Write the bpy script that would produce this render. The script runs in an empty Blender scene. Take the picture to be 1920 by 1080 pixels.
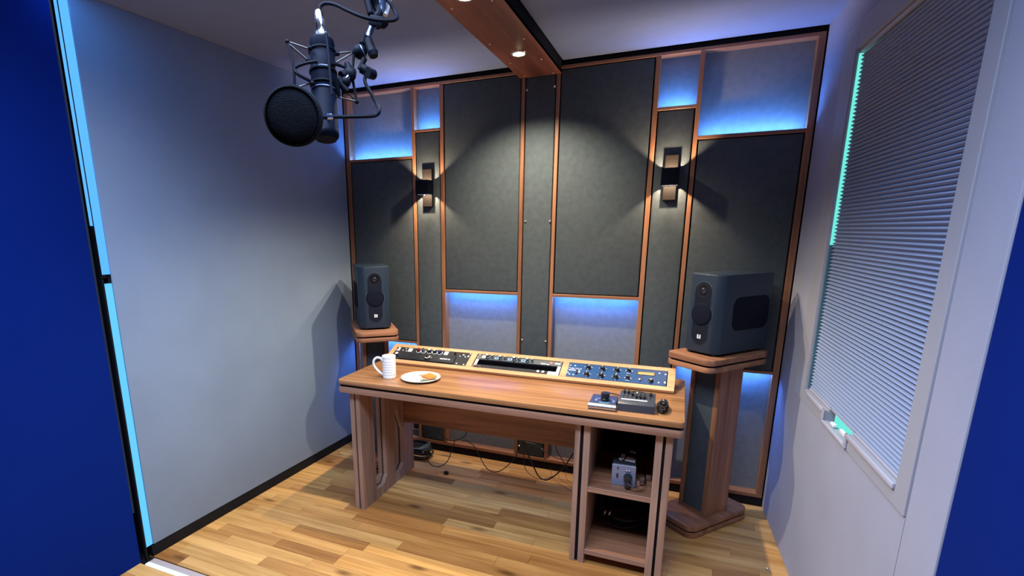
import bpy, bmesh, math, random
from mathutils import Matrix, Vector
random.seed(7)
PI = math.pi
sc = bpy.context.scene
COL = sc.collection
V3 = Vector

# ------------------------------------------------------------------ camera
CAMP = V3((0.69727, -3.18451, 1.56951))
RX = V3((0.91833796, 0.39573906, -0.00678192))
UX = V3((-0.08376402, 0.21106944, 0.97387539))
FX = V3((-0.38683199, 0.89377866, -0.22698177))
cd = bpy.data.cameras.new('camera'); cam = bpy.data.objects.new('camera', cd); COL.objects.link(cam)
m = Matrix((RX, UX, -FX)).transposed().to_4x4(); m.translation = CAMP
cam.matrix_world = m
cd.sensor_fit = 'HORIZONTAL'; cd.sensor_width = 36.0
cd.lens = 967.7462 / 1920 * 36
cd.shift_x = (960 - 854.4566) / 1920
cd.shift_y = (658.3358 - 540) / 1920
cd.clip_start = 0.05
sc.camera = cam

# ------------------------------------------------------------------ view, world
sc.view_settings.view_transform = 'Standard'
sc.view_settings.look = 'None'
sc.view_settings.gamma = 1.0
sc.view_settings.exposure = 0.0
sc.view_settings.use_curve_mapping = False
w = bpy.data.worlds.new('world'); sc.world = w; w.use_nodes = True
w.node_tree.nodes['Background'].inputs[0].default_value = (0.02, 0.03, 0.06, 1)
w.node_tree.nodes['Background'].inputs[1].default_value = 1.0


def area(name, loc, rot, sx, sy, col, energy, spread=180):
    l = bpy.data.lights.new(name, 'AREA'); l.shape = 'RECTANGLE'; l.size = sx; l.size_y = sy
    l.color = col; l.energy = energy; l.spread = math.radians(spread)
    o = bpy.data.objects.new(name, l); o.location = loc; o.rotation_euler = rot; COL.objects.link(o)
    return o


def spot(name, loc, target, angle, blend, col, energy, radius=0.02):
    l = bpy.data.lights.new(name, 'SPOT'); l.spot_size = math.radians(angle); l.spot_blend = blend
    l.color = col; l.energy = energy; l.shadow_soft_size = radius
    o = bpy.data.objects.new(name, l); o.location = loc
    o.rotation_euler = (V3(target) - V3(loc)).to_track_quat('-Z', 'Y').to_euler(); COL.objects.link(o)
    return o


# room light: ceiling panels of the front part of the room (behind the camera's view)
area('ceiling_panel_light', (-0.05, -2.45, 2.74), (0, 0, 0), 2.0, 0.6, (0.60, 0.73, 1.0), 90, 130)
# downlights in the wooden beam
for ly in (-0.425, -1.138):
    spot('beam_spot_light', (-0.14, ly, 2.405), (-0.14, ly, 0), 132, 0.75, (1.0, 0.86, 0.66), 118, 0.018)
# wall sconces, throwing light up and down
for sx in (-0.868, 0.605):
    for s in (1, -1):
        spot('sconce_light', (sx, -0.070, 1.843 + s * 0.007), (sx, -0.070, 1.843 + s), 150, 0.25, (1.0, 0.74, 0.50), 17.0, 0.008)


# ------------------------------------------------------------------ mesh helpers
class G:
    """collects shapes into one bmesh"""
    def __init__(s):
        s.bm = bmesh.new()

    def merge(s, b, M=None):
        me = bpy.data.meshes.new('t')
        if M is not None: b.transform(M)
        b.to_mesh(me); b.free(); s.bm.from_mesh(me); bpy.data.meshes.remove(me)
        return s

    def box(s, x0, x1, y0, y1, z0, z1, bev=0, seg=2, M=None):
        b = bmesh.new()
        T = Matrix.Translation(((x0 + x1) / 2, (y0 + y1) / 2, (z0 + z1) / 2)) @ Matrix.Diagonal((abs(x1 - x0), abs(y1 - y0), abs(z1 - z0), 1))
        bmesh.ops.create_cube(b, size=1, matrix=T)
        if bev: bmesh.ops.bevel(b, geom=list(b.edges), offset=bev, segments=seg, affect='EDGES', profile=0.5)
        return s.merge(b, M)

    def cyl(s, p0, p1, r0, r1=None, n=20, caps=True, M=None):
        p0 = V3(p0); p1 = V3(p1); r1 = r0 if r1 is None else r1
        d = p1 - p0; b = bmesh.new()
        bmesh.ops.create_cone(b, cap_ends=caps, segments=n, radius1=r0, radius2=r1, depth=d.length)
        T = Matrix.Translation((p0 + p1) / 2) @ d.to_track_quat('Z', 'Y').to_matrix().to_4x4()
        b.transform(T)
        return s.merge(b, M)

    def sph(s, c, r, n=16, sc3=(1, 1, 1), M=None):
        b = bmesh.new()
        bmesh.ops.create_uvsphere(b, u_segments=n, v_segments=max(6, n // 2), radius=r)
        b.transform(Matrix.Translation(c) @ Matrix.Diagonal((*sc3, 1)))
        return s.merge(b, M)

    def prism(s, pts, z0, z1, bev=0, M=None, seg=2):
        """polygon in xy extruded in z"""
        b = bmesh.new()
        vs = [b.verts.new((x, y, z0)) for x, y in pts]
        f = b.faces.new(vs)
        r = bmesh.ops.extrude_face_region(b, geom=[f])
        for v in r['geom']:
            if isinstance(v, bmesh.types.BMVert): v.co.z = z1
        if bev:
            ee = [e for e in b.edges if abs(e.verts[0].co.z - e.verts[1].co.z) < 1e-6]
            bmesh.ops.bevel(b, geom=ee, offset=bev, segments=seg, affect='EDGES', profile=0.5)
        return s.merge(b, M)

    def lathe(s, prof, n=32, M=None, close=False):
        b = bmesh.new(); rings = []
        for r, z in prof:
            if r < 1e-6: rings.append([b.verts.new((0, 0, z))])
            else: rings.append([b.verts.new((r * math.cos(2 * PI * i / n), r * math.sin(2 * PI * i / n), z)) for i in range(n)])
        for a, c in zip(rings[:-1], rings[1:]):
            for i in range(n):
                j = (i + 1) % n
                if len(a) == 1 and len(c) == 1: continue
                if len(a) == 1: b.faces.new((a[0], c[i], c[j]))
                elif len(c) == 1: b.faces.new((a[i], a[j], c[0]))
                else: b.faces.new((a[i], a[j], c[j], c[i]))
        return s.merge(b, M)

    def tube(s, pts, r, n=8, closed=False, res=6, M=None, caps=True, flat=None):
        """smooth tube through points (catmull-rom)"""
        P = [V3(p) for p in pts]; N = len(P)
        path = []
        if res <= 1: path = P[:]
        else:
            rng = range(N) if closed else range(N - 1)
            for i in rng:
                g = lambda k: P[k % N] if closed else P[min(max(k, 0), N - 1)]
                a, b_, c, d = g(i - 1), g(i), g(i + 1), g(i + 2)
                for k in range(res):
                    t = k / res
                    path.append(0.5 * ((2 * b_) + (c - a) * t + (2 * a - 5 * b_ + 4 * c - d) * t * t + (3 * b_ - a - 3 * c + d) * t ** 3))
            if not closed: path.append(P[-1])
        b = bmesh.new(); rings = []; L = len(path)
        up = None
        for i, p in enumerate(path):
            if closed: t = path[(i + 1) % L] - path[i - 1]
            else: t = path[min(i + 1, L - 1)] - path[max(i - 1, 0)]
            if t.length < 1e-9: t = V3((0, 0, 1))
            t.normalize()
            if up is None:
                up = V3((0, 0, 1)) if abs(t.z) < 0.9 else V3((1, 0, 0))
            x = up.cross(t)
            if x.length < 1e-6: x = V3((1, 0, 0)).cross(t)
            x.normalize(); y = t.cross(x).normalized(); up = y
            rr = r[min(i * len(r) // L, len(r) - 1)] if isinstance(r, (list, tuple)) else r
            rings.append([b.verts.new(p + (x * math.cos(2 * PI * k / n) + y * math.sin(2 * PI * k / n)) * rr) for k in range(n)])
        for i in range(L if closed else L - 1):
            a, c = rings[i], rings[(i + 1) % L]
            for k in range(n):
                q = (k + 1) % n
                b.faces.new((a[k], a[q], c[q], c[k]))
        if caps and not closed:
            b.faces.new(rings[0]); b.faces.new(rings[-1])
        return s.merge(b, M)

    def quad(s, pts):
        s.bm.faces.new([s.bm.verts.new(p) for p in pts]); return s


def rrect(x0, x1, y0, y1, r, n=6):
    out = []
    for cx, cy, a0 in ((x1 - r, y1 - r, 0), (x0 + r, y1 - r, 90), (x0 + r, y0 + r, 180), (x1 - r, y0 + r, 270)):
        for k in range(n + 1):
            a = math.radians(a0 + 90 * k / n); out.append((cx + r * math.cos(a), cy + r * math.sin(a)))
    return out


MW = {}  # world matrix of things
def thing(name, label, cat, M=None, group=None, kind=None):
    o = bpy.data.objects.new(name, None); COL.objects.link(o); o.empty_display_size = 0.05
    M = M or Matrix.Identity(4); o.matrix_world = M; MW[o.name] = M
    if label: o['label'] = label
    if cat: o['category'] = cat
    if group: o['group'] = group
    if kind: o['kind'] = kind
    return o


def top_of(o):
    while o.parent: o = o.parent
    return o


def part(name, g, mat, parent=None, smooth=False, world=False, label=None, cat=None, group=None, kind=None, recalc=True):
    """links g as ONE mesh object; coordinates local to the thing (or world)"""
    bm = g.bm
    if recalc: bmesh.ops.recalc_face_normals(bm, faces=list(bm.faces))
    if world and parent is not None:
        bm.transform(MW[top_of(parent).name].inverted())
    me = bpy.data.meshes.new(name); bm.to_mesh(me); bm.free()
    me.materials.append(mat)
    if smooth:
        for p in me.polygons: p.use_smooth = True
        if smooth != 'all': me.set_sharp_from_angle(angle=math.radians(35))
    o = bpy.data.objects.new(name, me); COL.objects.link(o)
    if parent is not None: o.parent = parent
    else: MW[o.name] = Matrix.Identity(4)
    for k, v in (('label', label), ('category', cat), ('group', group), ('kind', kind)):
        if v: o[k] = v
    return o


def single(name, g, mat, label, cat, base, smooth=False, group=None, kind=None):
    """a thing that is one mesh, world coordinates, origin moved to its base"""
    g.bm.transform(Matrix.Translation(-V3(base)))
    o = part(name, g, mat, None, smooth, label=label, cat=cat, group=group, kind=kind)
    o.location = base; MW[o.name] = Matrix.Translation(base)
    return o


def dup(o, M=None, label=None, parent=None):
    c = o.copy(); COL.objects.link(c)
    if parent is not None: c.parent = parent
    if M is not None: c.matrix_world = M; MW[c.name] = M
    if label: c['label'] = label
    for ch in list(o.children): dup(ch, parent=c)
    return c


def text_geo(s, size, M, depth=0.0004):
    cu = bpy.data.curves.new('txt', 'FONT'); cu.body = s; cu.size = size; cu.extrude = depth; cu.align_x = 'CENTER'; cu.align_y = 'CENTER'
    cu.resolution_u = 2
    o = bpy.data.objects.new('txt', cu); COL.objects.link(o)
    dg = bpy.context.evaluated_depsgraph_get(); dg.update()
    me = bpy.data.meshes.new_from_object(o.evaluated_get(dg))
    g = G(); g.bm.from_mesh(me); g.bm.transform(M)
    bpy.data.objects.remove(o); bpy.data.meshes.remove(me)
    return g


# ------------------------------------------------------------------ materials
def mat(name, col, rough=0.6, metal=0.0, bump=0.0, bscale=200, var=0.0, vscale=8, emit=None, es=0, spec=0.5, coat=0):
    M_ = bpy.data.materials.new(name); M_.use_nodes = True
    nt = M_.node_tree; N = nt.nodes; L = nt.links; b = N['Principled BSDF']
    b.inputs['Base Color'].default_value = (*col, 1); b.inputs['Roughness'].default_value = rough
    b.inputs['Metallic'].default_value = metal; b.inputs['Specular IOR Level'].default_value = spec
    if coat: b.inputs['Coat Weight'].default_value = coat; b.inputs['Coat Roughness'].default_value = 0.15
    tc = N.new('ShaderNodeTexCoord')
    if var:
        n = N.new('ShaderNodeTexNoise'); n.inputs['Scale'].default_value = vscale; n.inputs['Detail'].default_value = 4
        L.new(tc.outputs['Object'], n.inputs['Vector'])
        r = N.new('ShaderNodeValToRGB')
        r.color_ramp.elements[0].color = (*[c * (1 - var) for c in col], 1); r.color_ramp.elements[1].color = (*[min(1, c * (1 + var)) for c in col], 1)
        r.color_ramp.elements[0].position = 0.3; r.color_ramp.elements[1].position = 0.7
        L.new(n.outputs['Fac'], r.inputs['Fac']); L.new(r.outputs['Color'], b.inputs['Base Color'])
    if bump:
        n2 = N.new('ShaderNodeTexNoise'); n2.inputs['Scale'].default_value = bscale; n2.inputs['Detail'].default_value = 3
        L.new(tc.outputs['Object'], n2.inputs['Vector'])
        bp = N.new('ShaderNodeBump'); bp.inputs['Strength'].default_value = bump; bp.inputs['Distance'].default_value = 0.003
        L.new(n2.outputs['Fac'], bp.inputs['Height']); L.new(bp.outputs['Normal'], b.inputs['Normal'])
    if emit:
        b.inputs['Emission Color'].default_value = (*emit, 1); b.inputs['Emission Strength'].default_value = es
    return M_


def wood(name, dark, light, axis='x', rough=0.42, fine=60, coarse=5, tones=None, knots=False, spec=0.5, streak=1.0):
    M_ = bpy.data.materials.new(name); M_.use_nodes = True
    nt = M_.node_tree; N = nt.nodes; L = nt.links; b = N['Principled BSDF']
    b.inputs['Roughness'].default_value = rough; b.inputs['Specular IOR Level'].default_value = spec
    tc = N.new('ShaderNodeTexCoord'); oi = N.new('ShaderNodeObjectInfo')
    off = N.new('ShaderNodeVectorMath'); off.operation = 'SCALE'; off.inputs[0].default_value = (7.3, 5.1, 9.7)
    L.new(oi.outputs['Random'], off.inputs['Scale'])
    ad = N.new('ShaderNodeVectorMath'); ad.operation = 'ADD'
    L.new(tc.outputs['Object'], ad.inputs[0]); L.new(off.outputs[0], ad.inputs[1])
    def noise(s_long, s_cross, detail, dist=0.0):
        mp = N.new('ShaderNodeMapping')
        sv = [s_cross] * 3; sv['xyz'.index(axis)] = s_long
        mp.inputs['Scale'].default_value = sv
        L.new(ad.outputs[0], mp.inputs['Vector'])
        n = N.new('ShaderNodeTexNoise'); n.inputs['Scale'].default_value = 1; n.inputs['Detail'].default_value = detail
        n.inputs['Distortion'].default_value = dist
        L.new(mp.outputs[0], n.inputs['Vector']); return n
    n1 = noise(0.8 * coarse / 5, coarse * 2.4, 5, 1.2); n2 = noise(3, fine, 3, 0.3)
    mx = N.new('ShaderNodeMix'); mx.data_type = 'FLOAT'; mx.inputs[0].default_value = 0.35
    L.new(n1.outputs['Fac'], mx.inputs[2]); L.new(n2.outputs['Fac'], mx.inputs[3])
    r = N.new('ShaderNodeValToRGB'); e = r.color_ramp.elements
    e[0].position = 0.36; e[0].color = (*dark, 1); e[1].position = 0.62; e[1].color = (*light, 1)
    L.new(mx.outputs[0], r.inputs['Fac'])
    out = r.outputs['Color']
    if tones:
        tr = N.new('ShaderNodeValToRGB'); tr.color_ramp.interpolation = 'CONSTANT'
        el = tr.color_ramp.elements
        while len(el) < len(tones): el.new(0.5)
        for i, t in enumerate(tones): el[i].position = i / len(tones); el[i].color = (*t, 1)
        L.new(oi.outputs['Random'], tr.inputs['Fac'])
        mm = N.new('ShaderNodeMix'); mm.data_type = 'RGBA'; mm.blend_type = 'MULTIPLY'; mm.inputs[0].default_value = 1
        L.new(out, mm.inputs[6]); L.new(tr.outputs['Color'], mm.inputs[7]); out = mm.outputs[2]
    if knots:
        mp = N.new('ShaderNodeMapping'); sv = [9, 9, 9]; sv['xyz'.index(axis)] = 3.2; mp.inputs['Scale'].default_value = sv
        L.new(ad.outputs[0], mp.inputs['Vector'])
        vo = N.new('ShaderNodeTexVoronoi'); vo.inputs['Scale'].default_value = 0.8
        L.new(mp.outputs[0], vo.inputs['Vector'])
        kr = N.new('ShaderNodeValToRGB'); ke = kr.color_ramp.elements
        ke[0].position = 0.05; ke[0].color = (0.16, 0.10, 0.06, 1); ke[1].position = 0.17; ke[1].color = (1, 1, 1, 1)
        L.new(vo.outputs['Distance'], kr.inputs['Fac'])
        m3 = N.new('ShaderNodeMix'); m3.data_type = 'RGBA'; m3.blend_type = 'MULTIPLY'; m3.inputs[0].default_value = 0.75
        L.new(out, m3.inputs[6]); L.new(kr.outputs['Color'], m3.inputs[7]); out = m3.outputs[2]
    L.new(out, b.inputs['Base Color'])
    bp = N.new('ShaderNodeBump'); bp.inputs['Strength'].default_value = 0.12; bp.inputs['Distance'].default_value = 0.002
    L.new(n2.outputs['Fac'], bp.inputs['Height']); L.new(bp.outputs['Normal'], b.inputs['Normal'])
    return M_


def emis(name, col, s):
    M_ = bpy.data.materials.new(name); M_.use_nodes = True
    nt = M_.node_tree; nt.nodes.clear()
    e = nt.nodes.new('ShaderNodeEmission'); e.inputs[0].default_value = (*col, 1); e.inputs[1].default_value = s
    o = nt.nodes.new('ShaderNodeOutputMaterial'); nt.links.new(e.outputs[0], o.inputs[0]); return M_


WD = (0.165, 0.070, 0.036); WL = (0.36, 0.165, 0.082)
m_wx = wood('walnut_x', WD, WL, 'x'); m_wz = wood('walnut_z', WD, WL, 'z'); m_wy = wood('walnut_y', WD, WL, 'y')
m_top = wood('walnut_desktop', (0.23, 0.095, 0.036), (0.42, 0.21, 0.085), 'x', rough=0.27)
m_legw = wood('walnut_leg', (0.24, 0.14, 0.095), (0.42, 0.26, 0.18), 'z', rough=0.5)
m_legx = wood('walnut_edge', (0.21, 0.105, 0.065), (0.38, 0.21, 0.135), 'x', rough=0.5)
m_beam = wood('walnut_beam', (0.15, 0.050, 0.030), (0.31, 0.115, 0.065), 'y', rough=0.38)
m_cons = wood('light_walnut_console', (0.42, 0.20, 0.082), (0.62, 0.34, 0.15), 'x', rough=0.4)
m_oak = wood('oak_plank', (0.38, 0.190, 0.052), (0.63, 0.365, 0.125), 'x', rough=0.38, coarse=6, knots=True,
             tones=[(1, 1, 1), (0.80, 0.70, 0.62), (1.12, 1.10, 1.06), (0.62, 0.50, 0.42), (1.0, 0.93, 0.85), (0.9, 0.82, 0.74), (1.15, 1.05, 0.92)])
m_wall = mat('wall_fabric', (0.235, 0.305, 0.405), 0.95, bump=0.25, bscale=420, var=0.05, vscale=3, spec=0.1)
m_wallr = mat('wall_fabric_right', (0.325, 0.34, 0.43), 0.95, bump=0.25, bscale=420, var=0.04, vscale=3, spec=0.1)
m_ceil = mat('ceiling_fabric', (0.22, 0.275, 0.41), 0.95, bump=0.15, bscale=300, var=0.03, spec=0.1)
m_dark = mat('charcoal_fabric', (0.062, 0.077, 0.084), 0.9, bump=0.5, bscale=260, var=0.12, vscale=30, spec=0.25)
m_grey = mat('grey_fabric', (0.185, 0.205, 0.225), 0.9, bump=0.2, bscale=160, var=0.08, vscale=30, spec=0.2)
m_black = mat('matt_black', (0.006, 0.006, 0.008), 0.8, spec=0.2)
m_base = mat('black_skirting', (0.005, 0.006, 0.008), 0.6, spec=0.2)
m_blue = mat('blue_paint', (0.0006, 0.014, 0.150), 0.8, var=0.05, vscale=2, spec=0.08)
m_frame = mat('painted_frame', (0.33, 0.34, 0.39), 0.55)
m_blind = mat('pleated_blind_fabric', (0.25, 0.31, 0.46), 0.85, spec=0.2)
m_headrail = mat('pale_headrail', (0.42, 0.42, 0.50), 0.5)
m_alu = mat('aluminium', (0.55, 0.56, 0.58), 0.35, 1.0)
m_alup = mat('aluminium_profile', (0.62, 0.52, 0.50), 0.45, 0.4)
m_chrome = mat('chrome', (0.8, 0.82, 0.85), 0.15, 1.0)
m_screw = mat('bright_screw', (0.85, 0.83, 0.8), 0.3, 0.8)
m_spk = mat('speaker_grey_paint', (0.018, 0.030, 0.048), 0.42, spec=0.3)
m_spkd = mat('speaker_dark_baffle', (0.006, 0.009, 0.018), 0.5, spec=0.2)
m_cone = mat('woofer_black', (0.004, 0.006, 0.014), 0.8, spec=0.12)
m_white = mat('white_print', (0.75, 0.77, 0.78), 0.5)
m_blk = mat('black_plastic', (0.010, 0.011, 0.013), 0.35)
m_blkm = mat('black_powder_metal', (0.0025, 0.004, 0.009), 0.55, spec=0.07)
m_rack = mat('rack_black_panel', (0.018, 0.020, 0.022), 0.5, spec=0.2)
m_rackg = mat('rack_grey_panel', (0.11, 0.13, 0.14), 0.35, 0.6)
m_rackb = mat('rack_blue_panel', (0.006, 0.055, 0.16), 0.45, spec=0.25)
m_mixg = mat('mixer_grey', (0.045, 0.05, 0.062), 0.42)
m_ctrl = mat('controller_blue_grey', (0.035, 0.05, 0.12), 0.38)
m_cera = mat('white_ceramic', (0.82, 0.85, 0.83), 0.25, coat=0.3)
m_plate = mat('cream_ceramic', (0.74, 0.76, 0.60), 0.25, coat=0.3)
m_food = mat('golden_pastry', (0.62, 0.22, 0.035), 0.5, bump=0.4, bscale=150, var=0.25, vscale=60)
m_leaf = mat('grey_green_print', (0.10, 0.13, 0.10), 0.6)
m_cable = mat('black_cable', (0.008, 0.008, 0.010), 0.5)
m_green = mat('green_cable_tie', (0.16, 0.22, 0.17), 0.5)
m_foam = mat('black_foam', (0.004, 0.006, 0.010), 0.95, bump=0.8, bscale=400, spec=0.1)
m_micb = mat('microphone_black', (0.002, 0.004, 0.012), 0.6, spec=0.05)
m_steel = mat('arm_steel', (0.10, 0.14, 0.25), 0.35, 0.7)
m_red = mat('red_knob', (0.10, 0.012, 0.010), 0.35)
m_navy = mat('navy_knob', (0.006, 0.008, 0.06), 0.35)
m_ivory = mat('ivory_button', (0.8, 0.82, 0.72), 0.4)
m_tan = mat('brown_plug', (0.16, 0.09, 0.06), 0.5)
m_box = mat('graphite_box', (0.020, 0.022, 0.026), 0.5)
m_boxf = mat('silver_blue_faceplate', (0.22, 0.25, 0.36), 0.35, 0.3)
e_lcd = emis('lcd_glow', (1.0, 0.76, 0.30), 1.0)
e_lamp = emis('lamp_glow', (1.0, 0.82, 0.48), 14)
e_blue = emis('blue_led', (0.10, 0.31, 1.0), 225)
e_blue2 = emis('blue_led_low', (0.08, 0.27, 1.0), 200)
e_strip = emis('pale_blue_led', (0.10, 0.42, 1.0), 1.25)
e_strip2 = emis('cyan_led', (0.13, 0.56, 1.0), 1.15)
e_floor = emis('white_cyan_led', (0.62, 1.0, 1.0), 1.6)
e_teal = emis('painted_teal_glow', (0.17, 0.86, 0.76), 1.0)  # emission standing in for light glowing past the blind
e_orange = emis('orange_indicator', (1.0, 0.50, 0.30), 1.0)
e_led = emis('small_led', (1.0, 0.95, 0.6), 1.3)

# ------------------------------------------------------------------ room data
A1, A2 = -1.500, -1.470
B1, B2 = -0.983, -0.963
C1, C2 = -0.781, -0.756
D1, D2 = -0.249, -0.227
E1, E2 = -0.042, -0.021
F1, F2 = 0.486, 0.511
G1, G2 = 0.700, 0.722
H1, H2 = 1.208, 1.238
ZC = 2.5; ZR = 2.476; ZK = 0.052
SH1, SH2, SHL, SHB = 2.050, 2.207, 1.165, 0.790
DEP = 0.075
Y0 = -1.715      # front edge of the alcove

# frames of the two splayed side walls: local = (along wall from back corner, into the room, up)
tR = V3((0.0479, -1, 0)).normalized(); nR = V3((-1, -0.0479, 0)).normalized()
MR = Matrix.Identity(4)
for i in range(3): MR[i][0] = tR[i]; MR[i][1] = nR[i]; MR[i][2] = (0, 0, 1)[i]
MR.translation = V3((1.2447, 0, 0))
tL = V3((-0.0513, -1, 0)).normalized(); nL = V3((1, -0.0513, 0)).normalized()
ML = Matrix.Identity(4)
for i in range(3): ML[i][0] = tL[i]; ML[i][1] = nL[i]; ML[i][2] = (0, 0, 1)[i]
ML.translation = V3((-1.5068, 0, 0))

# ------------------------------------------------------------------ floor
flo = part('floor', G().box(-2.1, 2.1, -4.4, 0.15, -0.05, -0.014), m_black, kind='structure')
PW = 0.0738
def planks(y_start, y_end, stuff=False):
    y = y_start; gg = G(); row = 0
    while y > y_end + 0.01:
        y1 = max(y - PW, y_end)
        f = max(0.0, -y)
        xl = -1.63 if y > -1.72 else -1.62; xr = 1.40
        x = xl - random.random() * 0.8
        while x < xr:
            l = random.choice((0.38, 0.5, 0.62, 0.8, 0.95, 1.15)) * random.uniform(0.9, 1.1)
            a, b = max(x, xl), min(x + l, xr); x += l
            if b - a < 0.02: continue
            hgt = random.uniform(-0.0004, 0.0)
            if stuff: gg.box(a + .0006, b - .0006, y1 + .0006, y - .0006, -0.014, hgt)
            else:
                cx, cy = (a + b) / 2, (y + y1) / 2
                o = part('floor_plank', G().box(a + .0006 - cx, b - .0006 - cx, y1 + .0006 - cy, y - .0006 - cy, -0.014, hgt), m_oak, flo, recalc=False)
                o.location = (cx, cy, 0)
        y = y1; row += 1
    if stuff: part('floor_planks_behind_camera', gg, m_oak, flo, kind='stuff')
planks(0.0, Y0 + 0.012)
planks(Y0 - 0.045, -2.42)
planks(-2.42, -4.3, True)

# ------------------------------------------------------------------ back wall
wb = part('wall_back', G().box(-1.62, 1.40, DEP, DEP + 0.08, 0, 2.78), m_black, kind='structure')
def batten(x0, x1, z0, z1, mt=None, y0=0.0, y1=DEP):
    g = G().box(x0, x1, y0, y1, z0, z1, 0.0015, 1)
    part('wood_batten', g, mt or (m_wz if z1 - z0 > x1 - x0 else m_wx), wb)
for a, b in ((A1, A2), (B1, B2), (C1, C2), (D1, D2), (E1, E2), (F1, F2), (G1, G2), (H1, H2)):
    batten(a, b, ZK + 0.022, 2.459)
batten(A1, D1, 2.459, ZR); batten(E2, H2, 2.459, ZR); batten(D1, E2, 2.459, ZR)
batten(A1, H2, ZK, ZK + 0.022)
for xa, xb, zs, th in ((A2, B1, SH1, 0.016), (G2, H1, SH1, 0.018), (B2, C1, SH2, 0.014), (F2, G1, SH2, 0.016)):
    part('wood_batten', G().box(xa, xb, 0, 0.010, zs - th, zs, 0.0012, 1).box(xa, xb, 0.010, DEP, zs - th, zs - 0.008), m_wx, wb)
for xa, xb, zs, th in ((C2, D1, SHL, 0.018), (E2, F1, SHL, 0.018), (A2, B1, SHB, 0.014), (G2, H1, SHB, 0.014)):
    part('wood_batten', G().box(xa, xb, 0, 0.010, zs, zs + th, 0.0012, 1).box(xa, xb, 0.010, DEP, zs + 0.008, zs + th), m_wx, wb)
def panel(x0, x1, z0, z1, y0=0.004, y1=0.055, mt=m_dark, g=0.006, nm='dark_fabric_panel'):
    part(nm, G().box(x0 + g, x1 - g, y0, y1, z0 + g * .6, z1 - g * .6, 0.006, 3), mt, wb, smooth=True)
panel(A2, B1, SHB + 0.014, SH1 - 0.016); panel(G2, H1, SHB + 0.014, SH1 - 0.018)
panel(B2, C1, ZK + 0.022, SH2 - 0.014); panel(F2, G1, ZK + 0.022, SH2 - 0.016)
panel(C2, D1, SHL + 0.018, 2.459); panel(E2, F1, SHL + 0.018, 2.459)
panel(D2, E1, ZK + 0.022, 2.459)
for x0, x1, z0, z1 in ((A2, B1, SH1, 2.459), (G2, H1, SH1, 2.459), (B2, C1, SH2, 2.459), (F2, G1, SH2, 2.459),
                       (C2, D1, ZK + .022, SHL), (E2, F1, ZK + .022, SHL), (A2, B1, ZK + .022, SHB), (G2, H1, ZK + .022, SHB)):
    part('recessed_grey_panel', G().box(x0, x1, DEP - 0.012, DEP, z0, z1), m_grey, wb)
# wood lining of the recess ledges and jambs is the battens themselves; LED strips lie on ledges, out of sight
def led(x0, x1, z, nm='led_strip', y=(0.016, 0.024), dz=0.003, mt=e_blue):
    return part(nm, G().box(x0 + .01, x1 - .01, y[0], y[1], z, z + dz), mt, wb)
for xa, xb, zs in ((A2, B1, SH1), (G2, H1, SH1), (B2, C1, SH2), (F2, G1, SH2)): led(xa, xb, zs - 0.0075, y=(0.0115, 0.0195))
for xa, xb, zs in ((C2, D1, SHL), (E2, F1, SHL), (A2, B1, SHB), (G2, H1, SHB)): led(xa, xb, zs + 0.0045, y=(0.0115, 0.0195), mt=e_blue2)
for x, z in ((-0.052, 2.371), (-0.216, 2.368), (-0.207, 1.624), (-0.054, 1.622), (-0.211, 0.876), (-0.056, 0.879), (-0.214, 0.137), (-0.056, 0.138)):
    g = G().cyl((x, 0.004, z), (x, -0.001, z), 0.0058, n=14).cyl((x, -0.001, z), (x, -0.003, z), 0.0045, 0.003, n=14)
    part('screw', g, m_screw, wb, smooth=True)
part('baseboard_back', G().box(-1.52, 1.25, 0.004, DEP, 0, ZK), m_black, kind='structure')
part('trim_1', G().box(-1.52, 1.26, 0.012, DEP, ZR, ZC), m_black, kind='structure')
# white socket on the back wall, under the desk
sk = thing('wall_socket', 'white double power socket low on the back wall behind the desk leg', 'socket', Matrix.Translation((-1.050, DEP - 0.012, 0.150)))
part('faceplate', G().box(-0.06, 0.06, -0.010, 0, -0.04, 0.04, 0.003), m_white, sk, smooth=True)
for sx in (-0.028, 0.028): part('plug', G().box(sx - 0.018, sx + 0.018, -0.040, -0.010, -0.02, 0.02, 0.005), m_blk, sk, smooth=True)

# ------------------------------------------------------------------ side walls
g = G().box(0, 1.690, -0.05, 0, 0.061, ZC + 0.25, 0.0, M=ML)
wl = part('wall_left', G().box(0, 1.700, -0.10, -0.012, 0, 2.78, M=ML), m_black, kind='structure')
part('fabric_panel', G().box(0.0, 1.690, -0.012, 0, 0.061, ZC, 0.004, 2, M=ML), m_wall, wl, smooth=True)
part('baseboard_left', G().box(0, 1.700, -0.012, -0.001, 0, 0.058, M=ML), m_base, kind='structure')
WS0, WS1, WZ0, WZ1 = 0.333, 1.535, 0.800, 2.357        # window frame, outer
IS0, IS1, IZ0, IZ1 = 0.497, 1.462, 0.858, 2.256        # opening
wr = part('wall_right', G().box(0, 1.712, -0.14, -0.10, 0, 2.78, M=MR), m_black, kind='structure')
g = G()
g.box(0.0, WS0, -0.10, 0, 0.004, ZC, M=MR).box(WS1, 1.712, -0.10, 0, 0.004, ZC, 0.004, M=MR)
g.box(WS0, WS1, -0.10, 0, 0.004, WZ0, M=MR).box(WS0, WS1, -0.10, 0, WZ1, ZC, M=MR)
part('fabric_panel', g, m_wallr, wr)
w1 = part('window_1', G().box(IS0 - .02, IS1 + .02, -0.085, -0.080, IZ0 - .06, IZ1 + .02, M=MR), mat('dark_teal_glass', (0.01, 0.05, 0.06), 0.15), kind='structure', label='window pane behind the pleated blind')
part('painted_faint_glow', G().box(IS0 + .0005, IS0 + .003, -0.050, -0.003, IZ0 + .01, 1.50, M=MR), mat('painted_glow_fade', (0.07, 0.20, 0.24), 0.5), w1)  # lower fade of the glow, painted as dark teal
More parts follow.
